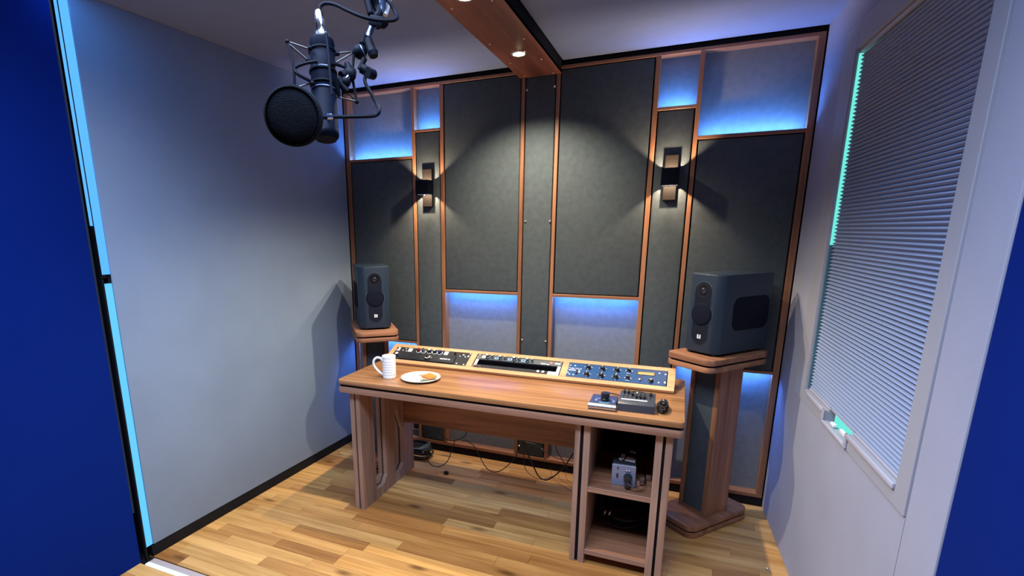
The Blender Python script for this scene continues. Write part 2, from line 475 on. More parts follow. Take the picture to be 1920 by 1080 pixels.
part('painted_glow', G().box(IS0 + .0005, IS0 + .003, -0.050, -0.003, 1.50, IZ1 - .018, M=MR), e_teal, w1, label='teal glow painted as emission on the far window reveal')  # reveal is no lamp; its lit look is put in as emission
part('painted_glow', G().box(0.84, 1.052, -0.022, -0.018, 0.819, 0.862, 0.001, 1, M=MR), e_teal, w1, label='teal glow painted as emission in the sill notch')
g = G()
def fb(*a, bev=0.0015): g.box(*a, bev, 1, M=MR)
fb(WS0, IS0, -0.08, 0.006, WZ0, WZ1); fb(IS1, WS1, -0.08, 0.006, WZ0, WZ1)
fb(IS0, IS1, -0.08, 0.006, IZ1, WZ1)
fb(IS0, 0.80, -0.08, 0.006, WZ0, IZ0); fb(1.06, IS1, -0.08, 0.006, WZ0, IZ0); fb(0.80, 1.06, -0.08, 0.006, WZ0, 0.818)
part('window_frame', g, m_frame, w1)
# inner stop bead, beside the far edge of the blind
g = G()
g.box(IS0 - 0.022, IS0 - 0.003, 0.006, 0.009, IZ0, IZ1, 0.001, 1, M=MR)
part('stop_bead', g, m_frame, w1)
g = G().box(1.06, IS1, 0.006, 0.014, IZ0 - 0.014, IZ0 + 0.004, 0.003, 2, M=MR).box(IS0 + .06, 0.80, 0.006, 0.014, IZ0 - 0.014, IZ0 + 0.004, 0.003, 2, M=MR)
g.box(0.785, 0.803, 0.006, 0.014, 0.812, IZ0 + 0.004, 0.003, 2, M=MR).box(0.785, 1.075, 0.006, 0.014, 0.806, 0.819, 0.003, 2, M=MR).box(1.057, 1.075, 0.006, 0.014, 0.812, IZ0 + 0.004, 0.003, 2, M=MR)
part('window_sill', g, m_headrail, w1, smooth=True)
part('window_catch', G().box(0.86, 0.90, -0.012, 0.002, 0.822, 0.834, 0.003, M=MR).box(0.96, 1.03, -0.012, 0.0, 0.826, 0.842, 0.003, M=MR), m_white, w1, smooth=True)
# pleated blind
bl = thing('pleated_blind', 'blue-grey pleated blind closed over the window in the right wall', 'blind', Matrix.Translation(MR @ V3((0.98, 0, IZ0))))
g = G(); P = 0.0150; nP = int((IZ1 - 0.022 - IZ0) / P); z0 = IZ1 - 0.022 - nP * P
s0, s1 = 0.508, IS1 - 0.002
b = g.bm; prev = None
for k in range(nP * 2 + 1):
    z = z0 + k * P / 2; d = -0.012 if k % 2 == 0 else -0.0195 + 0.0
    d = -0.008 if k % 2 else -0.0200
    # slight rounding of the fold by two rows per pleat
    a = b.verts.new(MR @ V3((s0, d, z))); c = b.verts.new(MR @ V3((s1, d, z)))
    if prev: b.faces.new((prev[0], prev[1], c, a))
    prev = (a, c)
o = part('blind_fabric', g, m_blind, bl, world=True)
md = o.modifiers.new('thick', 'SOLIDIFY'); md.thickness = 0.0015
part('headrail', G().box(IS0 + .004, IS1 - .002, -0.030, -0.004, IZ1 - 0.016, IZ1 - 0.002, 0.003, M=MR), m_headrail, bl, world=True, smooth=True)
part('bottom_rail', G().box(s0, 0.80, -0.024, -0.008, z0 - 0.008, z0 + 0.001, 0.002, M=MR).box(1.06, s1, -0.024, -0.008, z0 - 0.008, z0 + 0.001, 0.002, M=MR).box(0.79, 1.07, -0.024, -0.010, z0 - 0.003, z0 + 0.001, M=MR), m_headrail, bl, world=True)

# ------------------------------------------------------------------ alcove ceiling and beam
cl = part('ceiling', G().box(-1.66, 1.42, Y0, 0.1, ZC + 0.006, ZC + 0.05), m_black, kind='structure')
part('ceiling_panel', G().box(-1.60, -0.262, Y0, -0.006, ZC, ZC + 0.006, 0.002, 1), m_ceil, cl)
part('ceiling_panel', G().box(-0.010, 1.34, Y0, -0.006, ZC, ZC + 0.006, 0.002, 1), m_ceil, cl)
bx0, bx1, bz = -0.2565, -0.0151, 2.434
beam = thing('wooden_ceiling_beam', 'reddish walnut boxed beam running along the ceiling to the middle of the back wall', 'beam', Matrix.Translation((-0.136, -0.85, bz)))
HOLES = (-0.425, -1.138)
g = G(); ys = [-0.002, HOLES[0], HOLES[1], Y0 + 0.01]
# soffit board with two round holes
def holed(g, x0, x1, y0, y1, z0, z1, cx, cy, r, n=24):
    b = bmesh.new()
    outer = []; inner = []
    for i in range(n):
        a = 2 * PI * i / n; c, s = math.cos(a), math.sin(a)
        inner.append((cx + r * c, cy + r * s))
        tx = ((x1 - cx) if c > 0 else (x0 - cx)) / c if abs(c) > 1e-9 else 1e9
        ty = ((y1 - cy) if s > 0 else (y0 - cy)) / s if abs(s) > 1e-9 else 1e9
        t = min(tx, ty); outer.append((cx + c * t, cy + s * t))
    # insert exact corners by snapping the nearest outer points
    for X in (x0, x1):
        for Y in (y0, y1):
            k = min(range(n), key=lambda i: (outer[i][0] - X) ** 2 + (outer[i][1] - Y) ** 2); outer[k] = (X, Y)
    R = {}
    for nm, pts in (('o', outer), ('i', inner)):
        for z in (z0, z1): R[nm, z] = [b.verts.new((x, y, z)) for x, y in pts]
    for i in range(n):
        j = (i + 1) % n
        for z in (z0, z1): b.faces.new((R['o', z][i], R['o', z][j], R['i', z][j], R['i', z][i]))
        b.faces.new((R['i', z0][i], R['i', z0][j], R['i', z1][j], R['i', z1][i]))
        b.faces.new((R['o', z0][i], R['o', z0][j], R['o', z1][j], R['o', z1][i]))
    g.merge(b)
mid = (HOLES[0] + HOLES[1]) / 2
holed(g, bx0, bx1, mid, -0.002, bz, bz + 0.016, -0.14, HOLES[0], 0.033)
holed(g, bx0, bx1, Y0 + 0.01, mid, bz, bz + 0.016, -0.14, HOLES[1], 0.033)
part('soffit_board', g, m_beam, beam, world=True)
part('beam_side', G().box(bx0, bx0 + 0.014, Y0 + .01, -0.004, bz + .016, ZC), m_beam, beam, world=True)
part('beam_side', G().box(bx1 - 0.014, bx1, Y0 + .01, -0.004, bz + .003, ZC), m_black, beam, world=True, label='black painted side of the beam')
for x, y in ((-0.23, -1.058), (-0.059, -1.061), (-0.228, -0.615), (-0.059, -0.615), (-0.225, -0.295), (-0.058, -0.295), (-0.223, -0.037), (-0.057, -0.029), (-0.23, -1.5), (-0.059, -1.5)):
    part('screw', G().cyl((x, y, bz), (x, y, bz - 0.002), 0.0045, 0.003, n=12), m_screw, beam, world=True, smooth=True)
lamp0 = None
for i, y in enumerate(HOLES):
    lb = ('round warm downlight in the beam, the one nearest the back wall', 'round warm downlight in the beam at the top edge of the photo')[i]
    T = Matrix.Translation((-0.14, y, bz))
    if lamp0: dup(lamp0, T, lb); continue
    lamp0 = thing('downlight', lb, 'ceiling light', T, 'downlights in the wooden beam')
    part('trim_ring', G().lathe([(0.031, 0.004), (0.031, -0.003), (0.037, -0.004), (0.040, 0.0), (0.040, 0.001)], 28), m_alu, lamp0, smooth=True)
    part('reflector', G().lathe([(0.030, 0.0), (0.027, 0.020), (0.020, 0.032)], 28), m_chrome, lamp0, smooth=True)
    part('lamp_glass', G().lathe([(0.0, -0.012), (0.012, -0.009), (0.022, -0.003), (0.0295, 0.006), (0.0, 0.012)], 24), e_lamp, lamp0, smooth=True)

# ------------------------------------------------------------------ front room shell (blue)
wbl = part('wall_left_front', G().box(-1.70, -1.605, -4.3, Y0 - 0.042, 0, 2.78), m_blue, kind='structure')
part('wall_right_front', G().box(1.330, 1.45, -4.3, Y0 + 0.001, 0, 2.78), m_blue, kind='structure')
part('wall_front', G().box(-1.7, 1.45, -4.4, -4.3, 0, 2.78), m_blue, kind='structure')
part('ceiling_front', G().box(-1.7, 1.45, -4.3, Y0 - 0.0, 2.76, 2.80), m_ceil, kind='structure')
part('trim_2', G().box(-1.7, 1.45, Y0 - 0.055, Y0, ZC + 0.010, 2.76), m_blue, kind='structure')
lt = thing('led_profile', 'added blue fill strip under the header over the alcove mouth, above the photo edge', 'led strip', Matrix.Translation((-0.1, Y0 - 0.03, ZC)), 'led strips round the alcove mouth')  # unseen strip, added to give the alcove blue fill light
part('light_strip', G().box(-1.57, 1.31, Y0 - 0.045, Y0 - 0.024, ZC - 0.006, ZC - 0.002), emis('blue_header_fill', (0.10, 0.38, 1.0), 32), lt, world=True)
part('metal_profile', G().box(-1.57, 1.31, Y0 - 0.050, Y0 - 0.020, ZC - 0.002, ZC + 0.010), m_alu, lt, world=True)
# LED trims round the mouth of the alcove
g = G().box(-1.602, -1.592, Y0 - 0.014, Y0 + 0.022, 1.395, 2.74)
lt = thing('led_profile', 'tall pale blue LED strip at the front edge of the left wall, upper length', 'led strip', Matrix.Translation((-1.6, Y0, 1.395)), 'led strips round the alcove mouth')
part('light_strip', g, e_strip, lt, world=True)
part('profile_edge', G().box(-1.606, -1.590, Y0 - 0.0185, Y0 - 0.0155, 1.38, 2.74).box(-1.607, -1.602, Y0 - 0.0155, Y0 + 0.01, 1.38, 2.74), m_base, lt, world=True, kind='stuff')
part('outer_profile', G().box(-1.604, -1.592, Y0 - 0.024, Y0 - 0.0190, 1.60, 2.74), e_strip, lt, world=True)
lt = thing('led_profile', 'cyan LED strip at the front edge of the left wall, lower length', 'led strip', Matrix.Translation((-1.6, Y0, 0.07)), 'led strips round the alcove mouth')
part('light_strip', G().box(-1.602, -1.592, Y0 - 0.012, Y0 + 0.022, 0.068, 1.355, 0.001, 1), e_strip2, lt, world=True)
part('profile_edge', G().box(-1.607, -1.590, Y0 - 0.020, Y0 - 0.0125, 0.0, 1.375), m_base, lt, world=True, kind='stuff')
lt = thing('led_profile', 'bright white-cyan LED strip set in the floor at lower left', 'led strip', Matrix.Translation((-0.1, Y0 - 0.03, 0)), 'led strips round the alcove mouth')
part('light_strip', G().box(-1.575, 1.31, Y0 - 0.042, Y0 - 0.022, -0.012, 0.002, 0.001, 1), e_floor, lt, world=True)
part('metal_profile', G().box(-1.575, 1.31, Y0 - 0.021, Y0 + 0.010, -0.012, 0.0015, 0.0008, 1), m_alup, lt, world=True)
part('trim_3', G().box(-1.70, -1.575, Y0 - 0.042, Y0 - 0.0, -0.01, 2.76), m_blue, kind='structure') if False else None

# ------------------------------------------------------------------ desk
DX0, DX1, DY0, DY1, DZ = -0.974, 0.768, -0.957, -0.262, 0.785
desk = thing('studio_desk', 'walnut studio desk with black-grooved edges and open shelf cabinet at its right end', 'desk', Matrix.Translation((-0.10, -0.62, 0)))
rr = rrect(DX0, DX1, DY0, DY1, 0.02, 4)
part('desktop', G().prism(rr, DZ - 0.026, DZ, 0.003), m_top, desk, world=True, smooth=True)
part('shadow_gap', G().box(DX0 + .012, DX1 - .012, DY0 + .012, DY1 - .012, DZ - 0.040, DZ - 0.026), m_black, desk, world=True, label='black groove between the two layers of the top')
part('lower_top_layer', G().prism(rr, DZ - 0.072, DZ - 0.040, 0.003), m_legx, desk, world=True, smooth=True)
LT = DZ - 0.072
LX = (-0.923, -0.898, -0.887, -0.862)
LY0, LY1 = -0.920, -0.312
def to_leg(x0, x1):  # polygon in (y,z) -> extrude in x
    return Matrix(((0, 0, 1, 0), (1, 0, 0, 0), (0, 1, 0, 0), (0, 0, 0, 1)))
ML_ = to_leg(0, 0)
# leg board with two chamfered cut-outs, built from strips around the openings
def leg_board(x0, x1):
    g = G()
    def pr(pts): g.prism(pts, x0, x1, 0, M=ML_)
    o1 = (-0.785, -0.662); o2 = (-0.553, -0.452)
    pr([(LY0, 0), (o1[0], 0), (o1[0], LT), (LY0, LT)])
    pr([(o1[0], 0), (o1[1], 0), (o1[1], 0.105), (o1[1] - 0.035, 0.062), (o1[0], 0.062)])
    pr([(o1[1], 0), (o2[0], 0), (o2[0], LT), (o1[1], LT)])
    pr([(o2[0], 0), (o2[1], 0), (o2[1], 0.095), (o2[1] - 0.04, 0.062), (o2[0], 0.062)])
    pr([(o2[0], 0.56), (o2[1], 0.33), (o2[1], LT), (o2[0], LT)])
    pr([(o2[1], 0), (LY1, 0), (LY1, LT), (o2[1], LT)])
    bmesh.ops.remove_doubles(g.bm, verts=list(g.bm.verts), dist=0.0001)
    return g
part('leg_board', leg_board(LX[0], LX[1]), m_legw, desk, world=True)
part('leg_board', leg_board(LX[2], LX[3]), m_legw, desk, world=True)
g = G()
for y0, y1 in ((LY0 + .012, -0.795), (-0.650, -0.563), (-0.44, LY1 - .012)): g.box(LX[1], LX[2], y0, y1, 0, LT)
part('leg_core', g, m_black, desk, world=True, label='black core between the leg boards')
part('modesty_panel', G().box(LX[3], 0.315, -0.440, -0.418, 0.372, LT, 0.001, 1), m_wx, desk, world=True)
CX = (0.315, 0.339, 0.354, 0.384, 0.660, 0.690, 0.702, 0.731)
CY0, CY1 = -0.925, -0.450
for a, b in ((CX[0], CX[1]), (CX[2], CX[3]), (CX[4], CX[5]), (CX[6], CX[7])):
    part('cabinet_side', G().box(a, b, CY0, CY1, 0, LT, 0.0012, 1), m_legw, desk, world=True)
for a, b in ((CX[1], CX[2]), (CX[5], CX[6])):
    part('side_core', G().box(a, b, CY0 + .014, CY1 - .01, 0, LT), m_black, desk, world=True, label='black strip between the cabinet side boards')
o_ = part('cabinet_shelf', G().box(CX[3], CX[4], CY0 + .006, CY1, 0.378, 0.403), m_wx, desk, world=True)  # cabinet shade put into the darker board colour
part('pale_lit_edge', G().box(CX[3], CX[4], CY0 + .001, CY0 + .006, 0.378, 0.403, 0.001, 1), m_legx, o_, world=True)  # paler strip keeps the lit look of the shelf front
o_ = part('cabinet_shelf', G().box(CX[3], CX[4], CY0 + .006, CY1, 0.050, 0.075), m_wx, desk, world=True)  # bottom board darkened for cabinet shade, front strip left paler
part('pale_lit_edge', G().box(CX[3], CX[4], CY0 + .001, CY0 + .006, 0.050, 0.075, 0.001, 1), m_legx, o_, world=True)
part('cabinet_back', G().box(CX[3], CX[4], CY1 - 0.010, CY1, 0.075, LT), m_black, desk, world=True)

# sloping rack console on the desk
TH = math.radians(25)
MC = Matrix.Translation((0, -0.560, 0.8015)) @ Matrix.Rotation(TH, 4, 'X')   # local: x, up the slope, normal
cons = thing('rack_console', 'sloping pale walnut console frame with three rack openings on the desk', 'console', Matrix.Translation((-0.10, -0.50, DZ)))
XO = ((-0.893, -0.391), (-0.356, 0.149), (0.182, 0.683)); V0, V1 = 0.030, 0.150
g = G()
g.box(-0.922, 0.718, 0, V0, -0.016, 0, 0.0015, 1, M=MC).box(-0.922, 0.718, V1, 0.178, -0.016, 0, 0.0015, 1, M=MC)
for a, b in ((-0.922, XO[0][0]), (XO[0][1], XO[1][0]), (XO[1][1], XO[2][0]), (XO[2][1], 0.718)):
    g.box(a, b, V0, V1, -0.016, 0, 0.0, M=MC)
part('console_frame', g, m_cons, cons, world=True)
g = G()
for x0, x1 in ((-0.918, -0.904), (0.700, 0.714)):
    mm_ = Matrix(((0, 0, 1, 0), (1, 0, 0, 0), (0, 1, 0, 0), (0, 0, 0, 1)))
    g.prism([(-0.548, DZ), (-0.410, DZ), (-0.410, 0.855), (-0.548, 0.790)], x0, x1, 0, M=mm_)
g.box(-0.904, 0.700, -0.546, -0.536, DZ, 0.790).box(-0.918, 0.714, -0.410, -0.400, DZ, 0.857)
part('console_base', g, m_wx, cons, world=True)

def MP(x, v, h=0):  # matrix on the console plane
    return MC @ Matrix.Translation((x, v, h))
def rack(name, label, i, m_p, w0=0, w1=0):
    x0, x1 = XO[i]
    t = thing(name, label, 'audio rack unit', MC @ Matrix.Translation(((x0 + x1) / 2, V0, 0)), 'rack units in the desk console')
    return t, x0, x1
def knob(t, x, v, r, h, mt, cap=None, line=True, base=0.0, name='knob', ang=None):
    g = G().lathe([(0, 0), (r * 1.1, 0), (r * 1.1, h * .22), (r * .86, h * .30), (r * .78, h * .92), (r * .66, h), (0, h)], 18, M=MP(x, v, base))
    k = part(name, g, mt, t, world=True, smooth=True)
    if cap: part('cap', G().lathe([(0, h), (r * .6, h), (r * .6, h + .0012), (0, h + .0015)], 16, M=MP(x, v, base)), cap, k, world=True)
    if line:
        a = random.uniform(-1, 1) if ang is None else ang
        part('pointer', G().box(-0.0011, 0.0011, 0, r * .72, h * .95, h + 0.0009, M=MP(x, v, base) @ Matrix.Rotation(a, 4, 'Z')), m_white, k, world=True)
    return k
def screws(t, pts, r=0.0052, mt=None):
    for x, v in pts:
        part('rack_screw', G().cyl((x, v, -0.0015), (x, v, 0.0012), r, r * .7, n=12, M=MC), mt or m_screw, t, world=True, smooth=True)

# unit 1: black compressor
t, x0, x1 = rack('black_rack_compressor', 'black rack unit with white keys and coloured knobs, left end of the console', 0, m_rack)
part('front_panel', G().box(x0 + .002, x1 - .003, V0 + .002, V1 - .002, -0.010, -0.004, 0.001, 1, M=MC), m_rack, t, world=True)
part('raised_plate', G().box(-0.835, -0.475, V0 + .008, 0.104, -0.004, 0.003, 0.002, 2, M=MC), m_rack, t, world=True, smooth=True)
part('display_window', G().box(-0.775, -0.700, V0 + .014, 0.098, 0.003, 0.0038, M=MC), m_blk, t, world=True)
for cx, n in ((-0.871, 1), (-0.793, 2), (-0.550, 2)):
    for k in range(n):
        part('white_key', G().box(cx - .004 + k * .014 - (n - 1) * .007, cx + .006 + k * .014 - (n - 1) * .007, 0.108, 0.140, -0.004, 0.004, 0.0012, 1, M=MC), m_ivory, t, world=True, smooth=True)
for x, mt, c in ((-0.735, m_red, None), (-0.702, m_rackg, m_chrome), (-0.660, m_rack, m_ivory), (-0.625, m_rack, m_ivory), (-0.591, m_navy, None)):
    knob(t, x, 0.128, 0.0125, 0.016, mt, c, line=False)
    part('knob_ring', G().lathe([(0.0145, -0.004), (0.0165, -0.003), (0.0165, -0.001), (0.0145, -0.0005)], 18, M=MP(x, 0.126)), m_white, t, world=True)
knob(t, -0.645, 0.066, 0.022, 0.012, m_blk, None, line=False, base=0.003, name='large_dial')
part('dial_arc', G().tube([tuple(MP(-0.645, 0.066, 0.0145) @ V3((0.017 * math.cos(a), 0.017 * math.sin(a), 0))) for a in [-2.4, -1.9, -1.4, -0.9, -0.4, 0.2]], 0.0022, 6), m_white, t, world=True, smooth=True)
knob(t, -0.862, 0.076, 0.016, 0.012, m_blk, m_ivory, line=False, base=-0.004)
knob(t, -0.492, 0.130, 0.006, 0.018, m_blk, None, line=False, base=-0.004, name='toggle')
part('name_plate', G().box(-0.566, -0.520, 0.064, 0.072, 0.003, 0.004, M=MC).box(-0.515, -0.502, 0.064, 0.072, 0.003, 0.004, M=MC), m_white, t, world=True, kind='stuff')
knob(t, -0.436, 0.124, 0.008, 0.006, m_rackg, m_ivory, line=False, base=-0.004, name='button')
for x, v in ((-0.84, 0.118), (-0.826, 0.136), (-0.815, 0.114), (-0.455, 0.112), (-0.421, 0.110)):
    part('small_button', G().cyl((x, v, -.004), (x, v, 0.001), 0.0035, n=10, M=MC), m_ivory, t, world=True)
screws(t, ((-0.880, 0.142), (-0.884, 0.122), (-0.884, 0.112), (-0.400, 0.142), (-0.404, 0.122), (-0.404, 0.115), (-0.406, 0.040), (-0.452, 0.044), (-0.884, 0.042)), mt=m_screw)

# unit 2: open slot
t, x0, x1 = rack('grey_rack_module', 'narrow grey rack module above an open black slot in the middle of the console', 1, m_rackg)
part('front_panel', G().box(x0 + .004, x1 - .004, 0.108, V1 - .002, -0.009, -0.003, 0.001, 1, M=MC), m_rackg, t, world=True)
part('slot_box', G().box(x0 + .006, x1 - .006, 0.064, 0.107, -0.060, -0.054, M=MC).box(x0 + .006, x1 - .006, 0.105, 0.108, -0.054, -0.010, M=MC).box(x0 + .006, x0 + .009, 0.064, 0.107, -0.054, -0.01, M=MC).box(x1 - .009, x1 - .006, 0.064, 0.107, -0.054, -0.01, M=MC).box(x0 + .006, x1 - .006, 0.062, 0.065, -0.054, -0.01, M=MC), m_black, t, world=True, label='empty black slot', kind='stuff')
part('lower_panel', G().box(x0 + .004, 0.095, V0 + .002, 0.062, -0.009, -0.004, 0.001, 1, M=MC), m_rack, t, world=True)
part('pale_end_plate', G().box(0.082, x1 - .006, V0 + .002, 0.060, -0.009, -0.003, 0.001, 1, M=MC), m_ivory, t, world=True)
for a, b in ((x0 + .006, x0 + .022), (x1 - .024, x1 - .006)):
    part('rack_ear', G().box(a, b, 0.050, 0.108, -0.009, -0.0025, 0.002, 1, M=MC), m_ivory, t, world=True)
for i_, x in enumerate((-0.286, -0.208, -0.126, -0.049)):
    knob(t, x, 0.126, 0.0105, 0.018, m_rackg, m_white, line=False)
    knob(t, x + 0.027, 0.128, 0.007, 0.016, m_rackg, m_ivory, line=False)
for x in (-0.231, -0.151, -0.072):
    part('blue_button', G().box(x - .012, x + .012, 0.116, 0.138, -0.003, 0.0, 0.001, 1, M=MC), mat('pale_blue_key', (0.20, 0.33, 0.45), 0.4), t, world=True)
    part('dark_pip', G().cyl((x, 0.127, 0), (x, 0.127, 0.003), 0.004, n=10, M=MC), m_navy, t, world=True)
part('round_badge', G().cyl((-0.309, 0.127, -0.003), (-0.309, 0.127, 0.001), 0.012, n=20, M=MC), m_ivory, t, world=True)
part('badge_hole', G().cyl((-0.307, 0.129, 0.001), (-0.307, 0.129, 0.0014), 0.004, n=14, M=MC), m_rackg, t, world=True)
part('indicator_lamp', G().sph((0, 0, 0), 0.009, 16, (1, 1, .5), M=MP(0.084, 0.131, -0.002)), e_orange, t, world=True, smooth=True)
part('label_strip', G().box(0.030, 0.056, 0.114, 0.122, -0.003, -0.002, M=MC).box(0.062, 0.074, 0.112, 0.120, -0.003, -0.002, M=MC).box(0.106, 0.135, 0.124, 0.134, -0.003, -0.002, M=MC), m_white, t, world=True, kind='stuff')
for x in (0.030, 0.057):
    part('square_button', G().box(x - .007, x + .007, 0.040, 0.055, -0.004, 0.002, 0.001, 1, M=MC), m_ivory, t, world=True)
part('handle', G().tube([tuple(MC @ V3(p)) for p in ((-0.345, 0.037, -0.004), (-0.343, 0.037, 0.006), (-0.306, 0.037, 0.006), (-0.304, 0.037, -0.004))], 0.0035, 8, res=3), m_chrome, t, world=True, smooth=True)
screws(t, ((-0.340, 0.142), (-0.345, 0.120), (0.138, 0.142), (0.134, 0.120), (-0.348, 0.036)))
part('script_mark', G().tube([tuple(MC @ V3((-0.285 + 0.006 * k, 0.046 + (0.006 if k % 2 else -0.004), -0.0035))) for k in range(7)], 0.0006, 4), m_rackg, t, world=True)

# unit 3: blue compressor
t, x0, x1 = rack('blue_rack_compressor', 'deep blue rack compressor with black knobs and amber display, right end of console', 2, m_rackb)
part('front_panel', G().box(x0 + .003, x1 - .004, V0 + .002, V1 - .002, -0.006, -0.001, 0.001, 1, M=MC), m_rackb, t, world=True)
part('panel_edge', G().box(x0 + .0005, x0 + .003, V0, V1, -0.008, -0.001, M=MC), m_chrome, t, world=True)
n_k = 0
for x in (0.289, 0.363, 0.436):
    for v in (0.116, 0.060):
        knob(t, x, v, 0.0135, 0.018, m_blk, None, True, name='knob')
        g = G()
        for a in (-0.9, -0.45, 0.9, 0.45, PI): 
            q = 0.022 if abs(a) < 3 else 0.019
            g.box(-0.0035, 0.0035, -0.0012, 0.0012, -0.001, -0.0004, M=MP(x + q * math.sin(a) * 1.0 if abs(a) < 3 else x, v + (q * math.cos(a) - 0.006 if abs(a) < 3 else -q)))
        part('scale_marks', g, m_white, t, world=True, kind='stuff')
for v in (0.120, 0.062):
    knob(t, 0.495, v, 0.0095, 0.018, m_blk, None, True)
    part('scale_marks', G().box(0.485, 0.505, v - .016, v - .013, -0.001, -0.0004, M=MC).box(0.478, 0.483, v + .002, v + .006, -0.001, -0.0004, M=MC).box(0.507, 0.514, v + .002, v + .006, -0.001, -0.0004, M=MC), m_white, t, world=True, kind='stuff')
part('display_bezel', G().box(0.536, 0.622, 0.100, 0.130, -0.001, 0.001, 0.001, 1, M=MC), m_blk, t, world=True)
part('amber_display', G().box(0.541, 0.617, 0.103, 0.121, 0.001, 0.0016, M=MC), e_lcd, t, world=True)
g = G().lathe([(0, 0), (0.007, 0), (0.006, 0.006), (0, 0.006)], 12, M=MP(0.555, 0.060)); g.cyl((0.555, 0.060, 0.004), (0.560, 0.072, 0.022), 0.0022, 0.0032, n=10, M=MC)
part('toggle_switch', g, m_alu, t, world=True, smooth=True)
knob(t, 0.606, 0.058, 0.012, 0.014, m_blk, None, True, ang=-0.8)
g = G().box(0.230, 0.238, 0.056, 0.088, -0.001, 0.007, 0.001, 1, M=MC)
part('rocker_switch', g, m_blk, t, world=True)
for x, v in ((0.218, 0.124), (0.200, 0.050), (0.643, 0.126), (0.644, 0.052), (0.673, 0.054), (0.221, 0.048)):
    part('indicator', G().cyl((x, v, -.001), (x, v, 0.0014), 0.0042, n=12, M=MC), m_white, t, world=True)
screws(t, ((0.192, 0.124), (0.190, 0.062), (0.672, 0.122), (0.672, 0.060)))
part('lettering', text_geo('TUBE-TECH', 0.0135, MP(0.221, 0.101, -0.0008)), m_white, t, world=True, kind='stuff')
part('small_lettering', G().box(0.189, 0.228, 0.0885, 0.0905, -0.001, -0.0005, M=MC).box(0.189, 0.226, 0.0835, 0.0855, -0.001, -0.0005, M=MC).box(0.242, 0.250, 0.072, 0.090, -0.001, -0.0005, M=MC), m_white, t, world=True, kind='stuff')

# ------------------------------------------------------------------ things on the desk
mug = thing('mug', 'white ribbed ceramic mug with a big loop handle on the left of the desk', 'mug', Matrix.Translation((-0.7225, -0.822, DZ)))
prof = [(0, 0.0), (0.0335, 0.0), (0.0360, 0.003)]
z = 0.006
while z < 0.100:
    prof += [(0.0360, z), (0.0367, z + 0.004), (0.0367, z + 0.010), (0.0358, z + 0.012)]; z += 0.0145
prof += [(0.0365, 0.115), (0.0378, 0.123), (0.0366, 0.126), (0.0345, 0.124), (0.0330, 0.115), (0.0325, 0.012), (0, 0.008)]
part('cup', G().lathe(prof, 40), m_cera, mug, smooth='all')
hd = V3((-0.94, -0.34, 0)).normalized()
pts = [hd * 0.034 + V3((0, 0, 0.096)), hd * 0.046 + V3((0, 0, 0.110)), hd * 0.066 + V3((0, 0, 0.113)), hd * 0.083 + V3((0, 0, 0.098)), hd * 0.085 + V3((0, 0, 0.074)), hd * 0.072 + V3((0, 0, 0.050)), hd * 0.050 + V3((0, 0, 0.028)), hd * 0.034 + V3((0, 0, 0.018))]
part('handle', G().tube(pts, 0.0068, 10), m_cera, mug, smooth='all')

PC = (-0.549, -0.785)
pl_ = thing('plate', 'round cream plate beside the mug with sprig prints', 'plate', Matrix.Translation((*PC, DZ)))
part('dish', G().lathe([(0, 0.0), (0.062, 0.0), (0.066, 0.002), (0.104, 0.011), (0.1085, 0.0145), (0.1075, 0.0165), (0.100, 0.0150), (0.072, 0.0080), (0.0, 0.0065)], 48), m_plate, pl_, smooth='all')
for cx, cy, a in ((-0.015, 0.050, 0.3), (0.035, -0.020, -0.4)):
    g = G()
    for k in range(5):
        T = Matrix.Translation((cx + 0.010 * k * math.cos(a) - 0.02, cy + 0.010 * k * math.sin(a), 0.0086)) @ Matrix.Rotation(a + (0.9 if k % 2 else -0.9), 4, 'Z')
        g.prism([(0, -0.003), (0.007, -0.0045), (0.014, 0), (0.007, 0.0045), (0, 0.003)], 0, 0.0004, M=T)
    g.box(-0.022, 0.026, -0.001, 0.001, 0.0084, 0.0089, M=Matrix.Translation((cx, cy, 0)) @ Matrix.Rotation(a, 4, 'Z'))
    part('sprig_print', g, m_leaf, pl_, kind='stuff')
fd0 = None
for i, (fx, fy) in enumerate(((0.016, 0.034), (0.033, 0.024), (0.050, 0.014), (0.067, 0.004))):
    T = Matrix.Translation((PC[0] + fx, PC[1] + fy, DZ + 0.0165)) @ Matrix.Rotation(1.05, 4, 'Z') @ Matrix.Rotation(-0.12, 4, 'Y')
    lb = ('golden pastry finger on the plate, %s' % ('leftmost of the row', 'second from the left', 'third from the left', 'at the plate rim')[i])
    if fd0 is None:
        fd0 = thing('pastry_finger', lb, 'pastry', T, 'pastry fingers on the plate')
        part('crust', G().box(-0.030, 0.030, -0.0058, 0.0058, -0.007, 0.007, 0.0045, 3), m_food, fd0, smooth='all')
    else: dup(fd0, T, lb)
g = G().tube([(PC[0] + 0.035, PC[1] - 0.075, DZ + 0.014), (PC[0] + 0.070, PC[1] - 0.062, DZ + 0.019), (PC[0] + 0.108, PC[1] - 0.03, DZ + 0.022)], 0.0025, 6)
single('dark_fork', g, m_blk, 'thin dark fork lying across the front rim of the plate', 'fork', (PC[0] + 0.07, PC[1] - 0.06, DZ + 0.012), smooth=True)
g = G()
for k in range(7): g.sph((PC[0] + 0.062 + 0.006 * math.cos(k * 2.1), PC[1] + 0.047 + 0.010 * math.sin(k * 1.7), DZ + 0.018 + 0.002 * (k % 2)), 0.0045, 8)
single('crumb_heap', g, m_ivory, 'small pale heap of crumbs behind the pastry fingers', 'crumbs', (PC[0] + 0.062, PC[1] + 0.047, DZ + 0.013), smooth=True, kind='stuff')

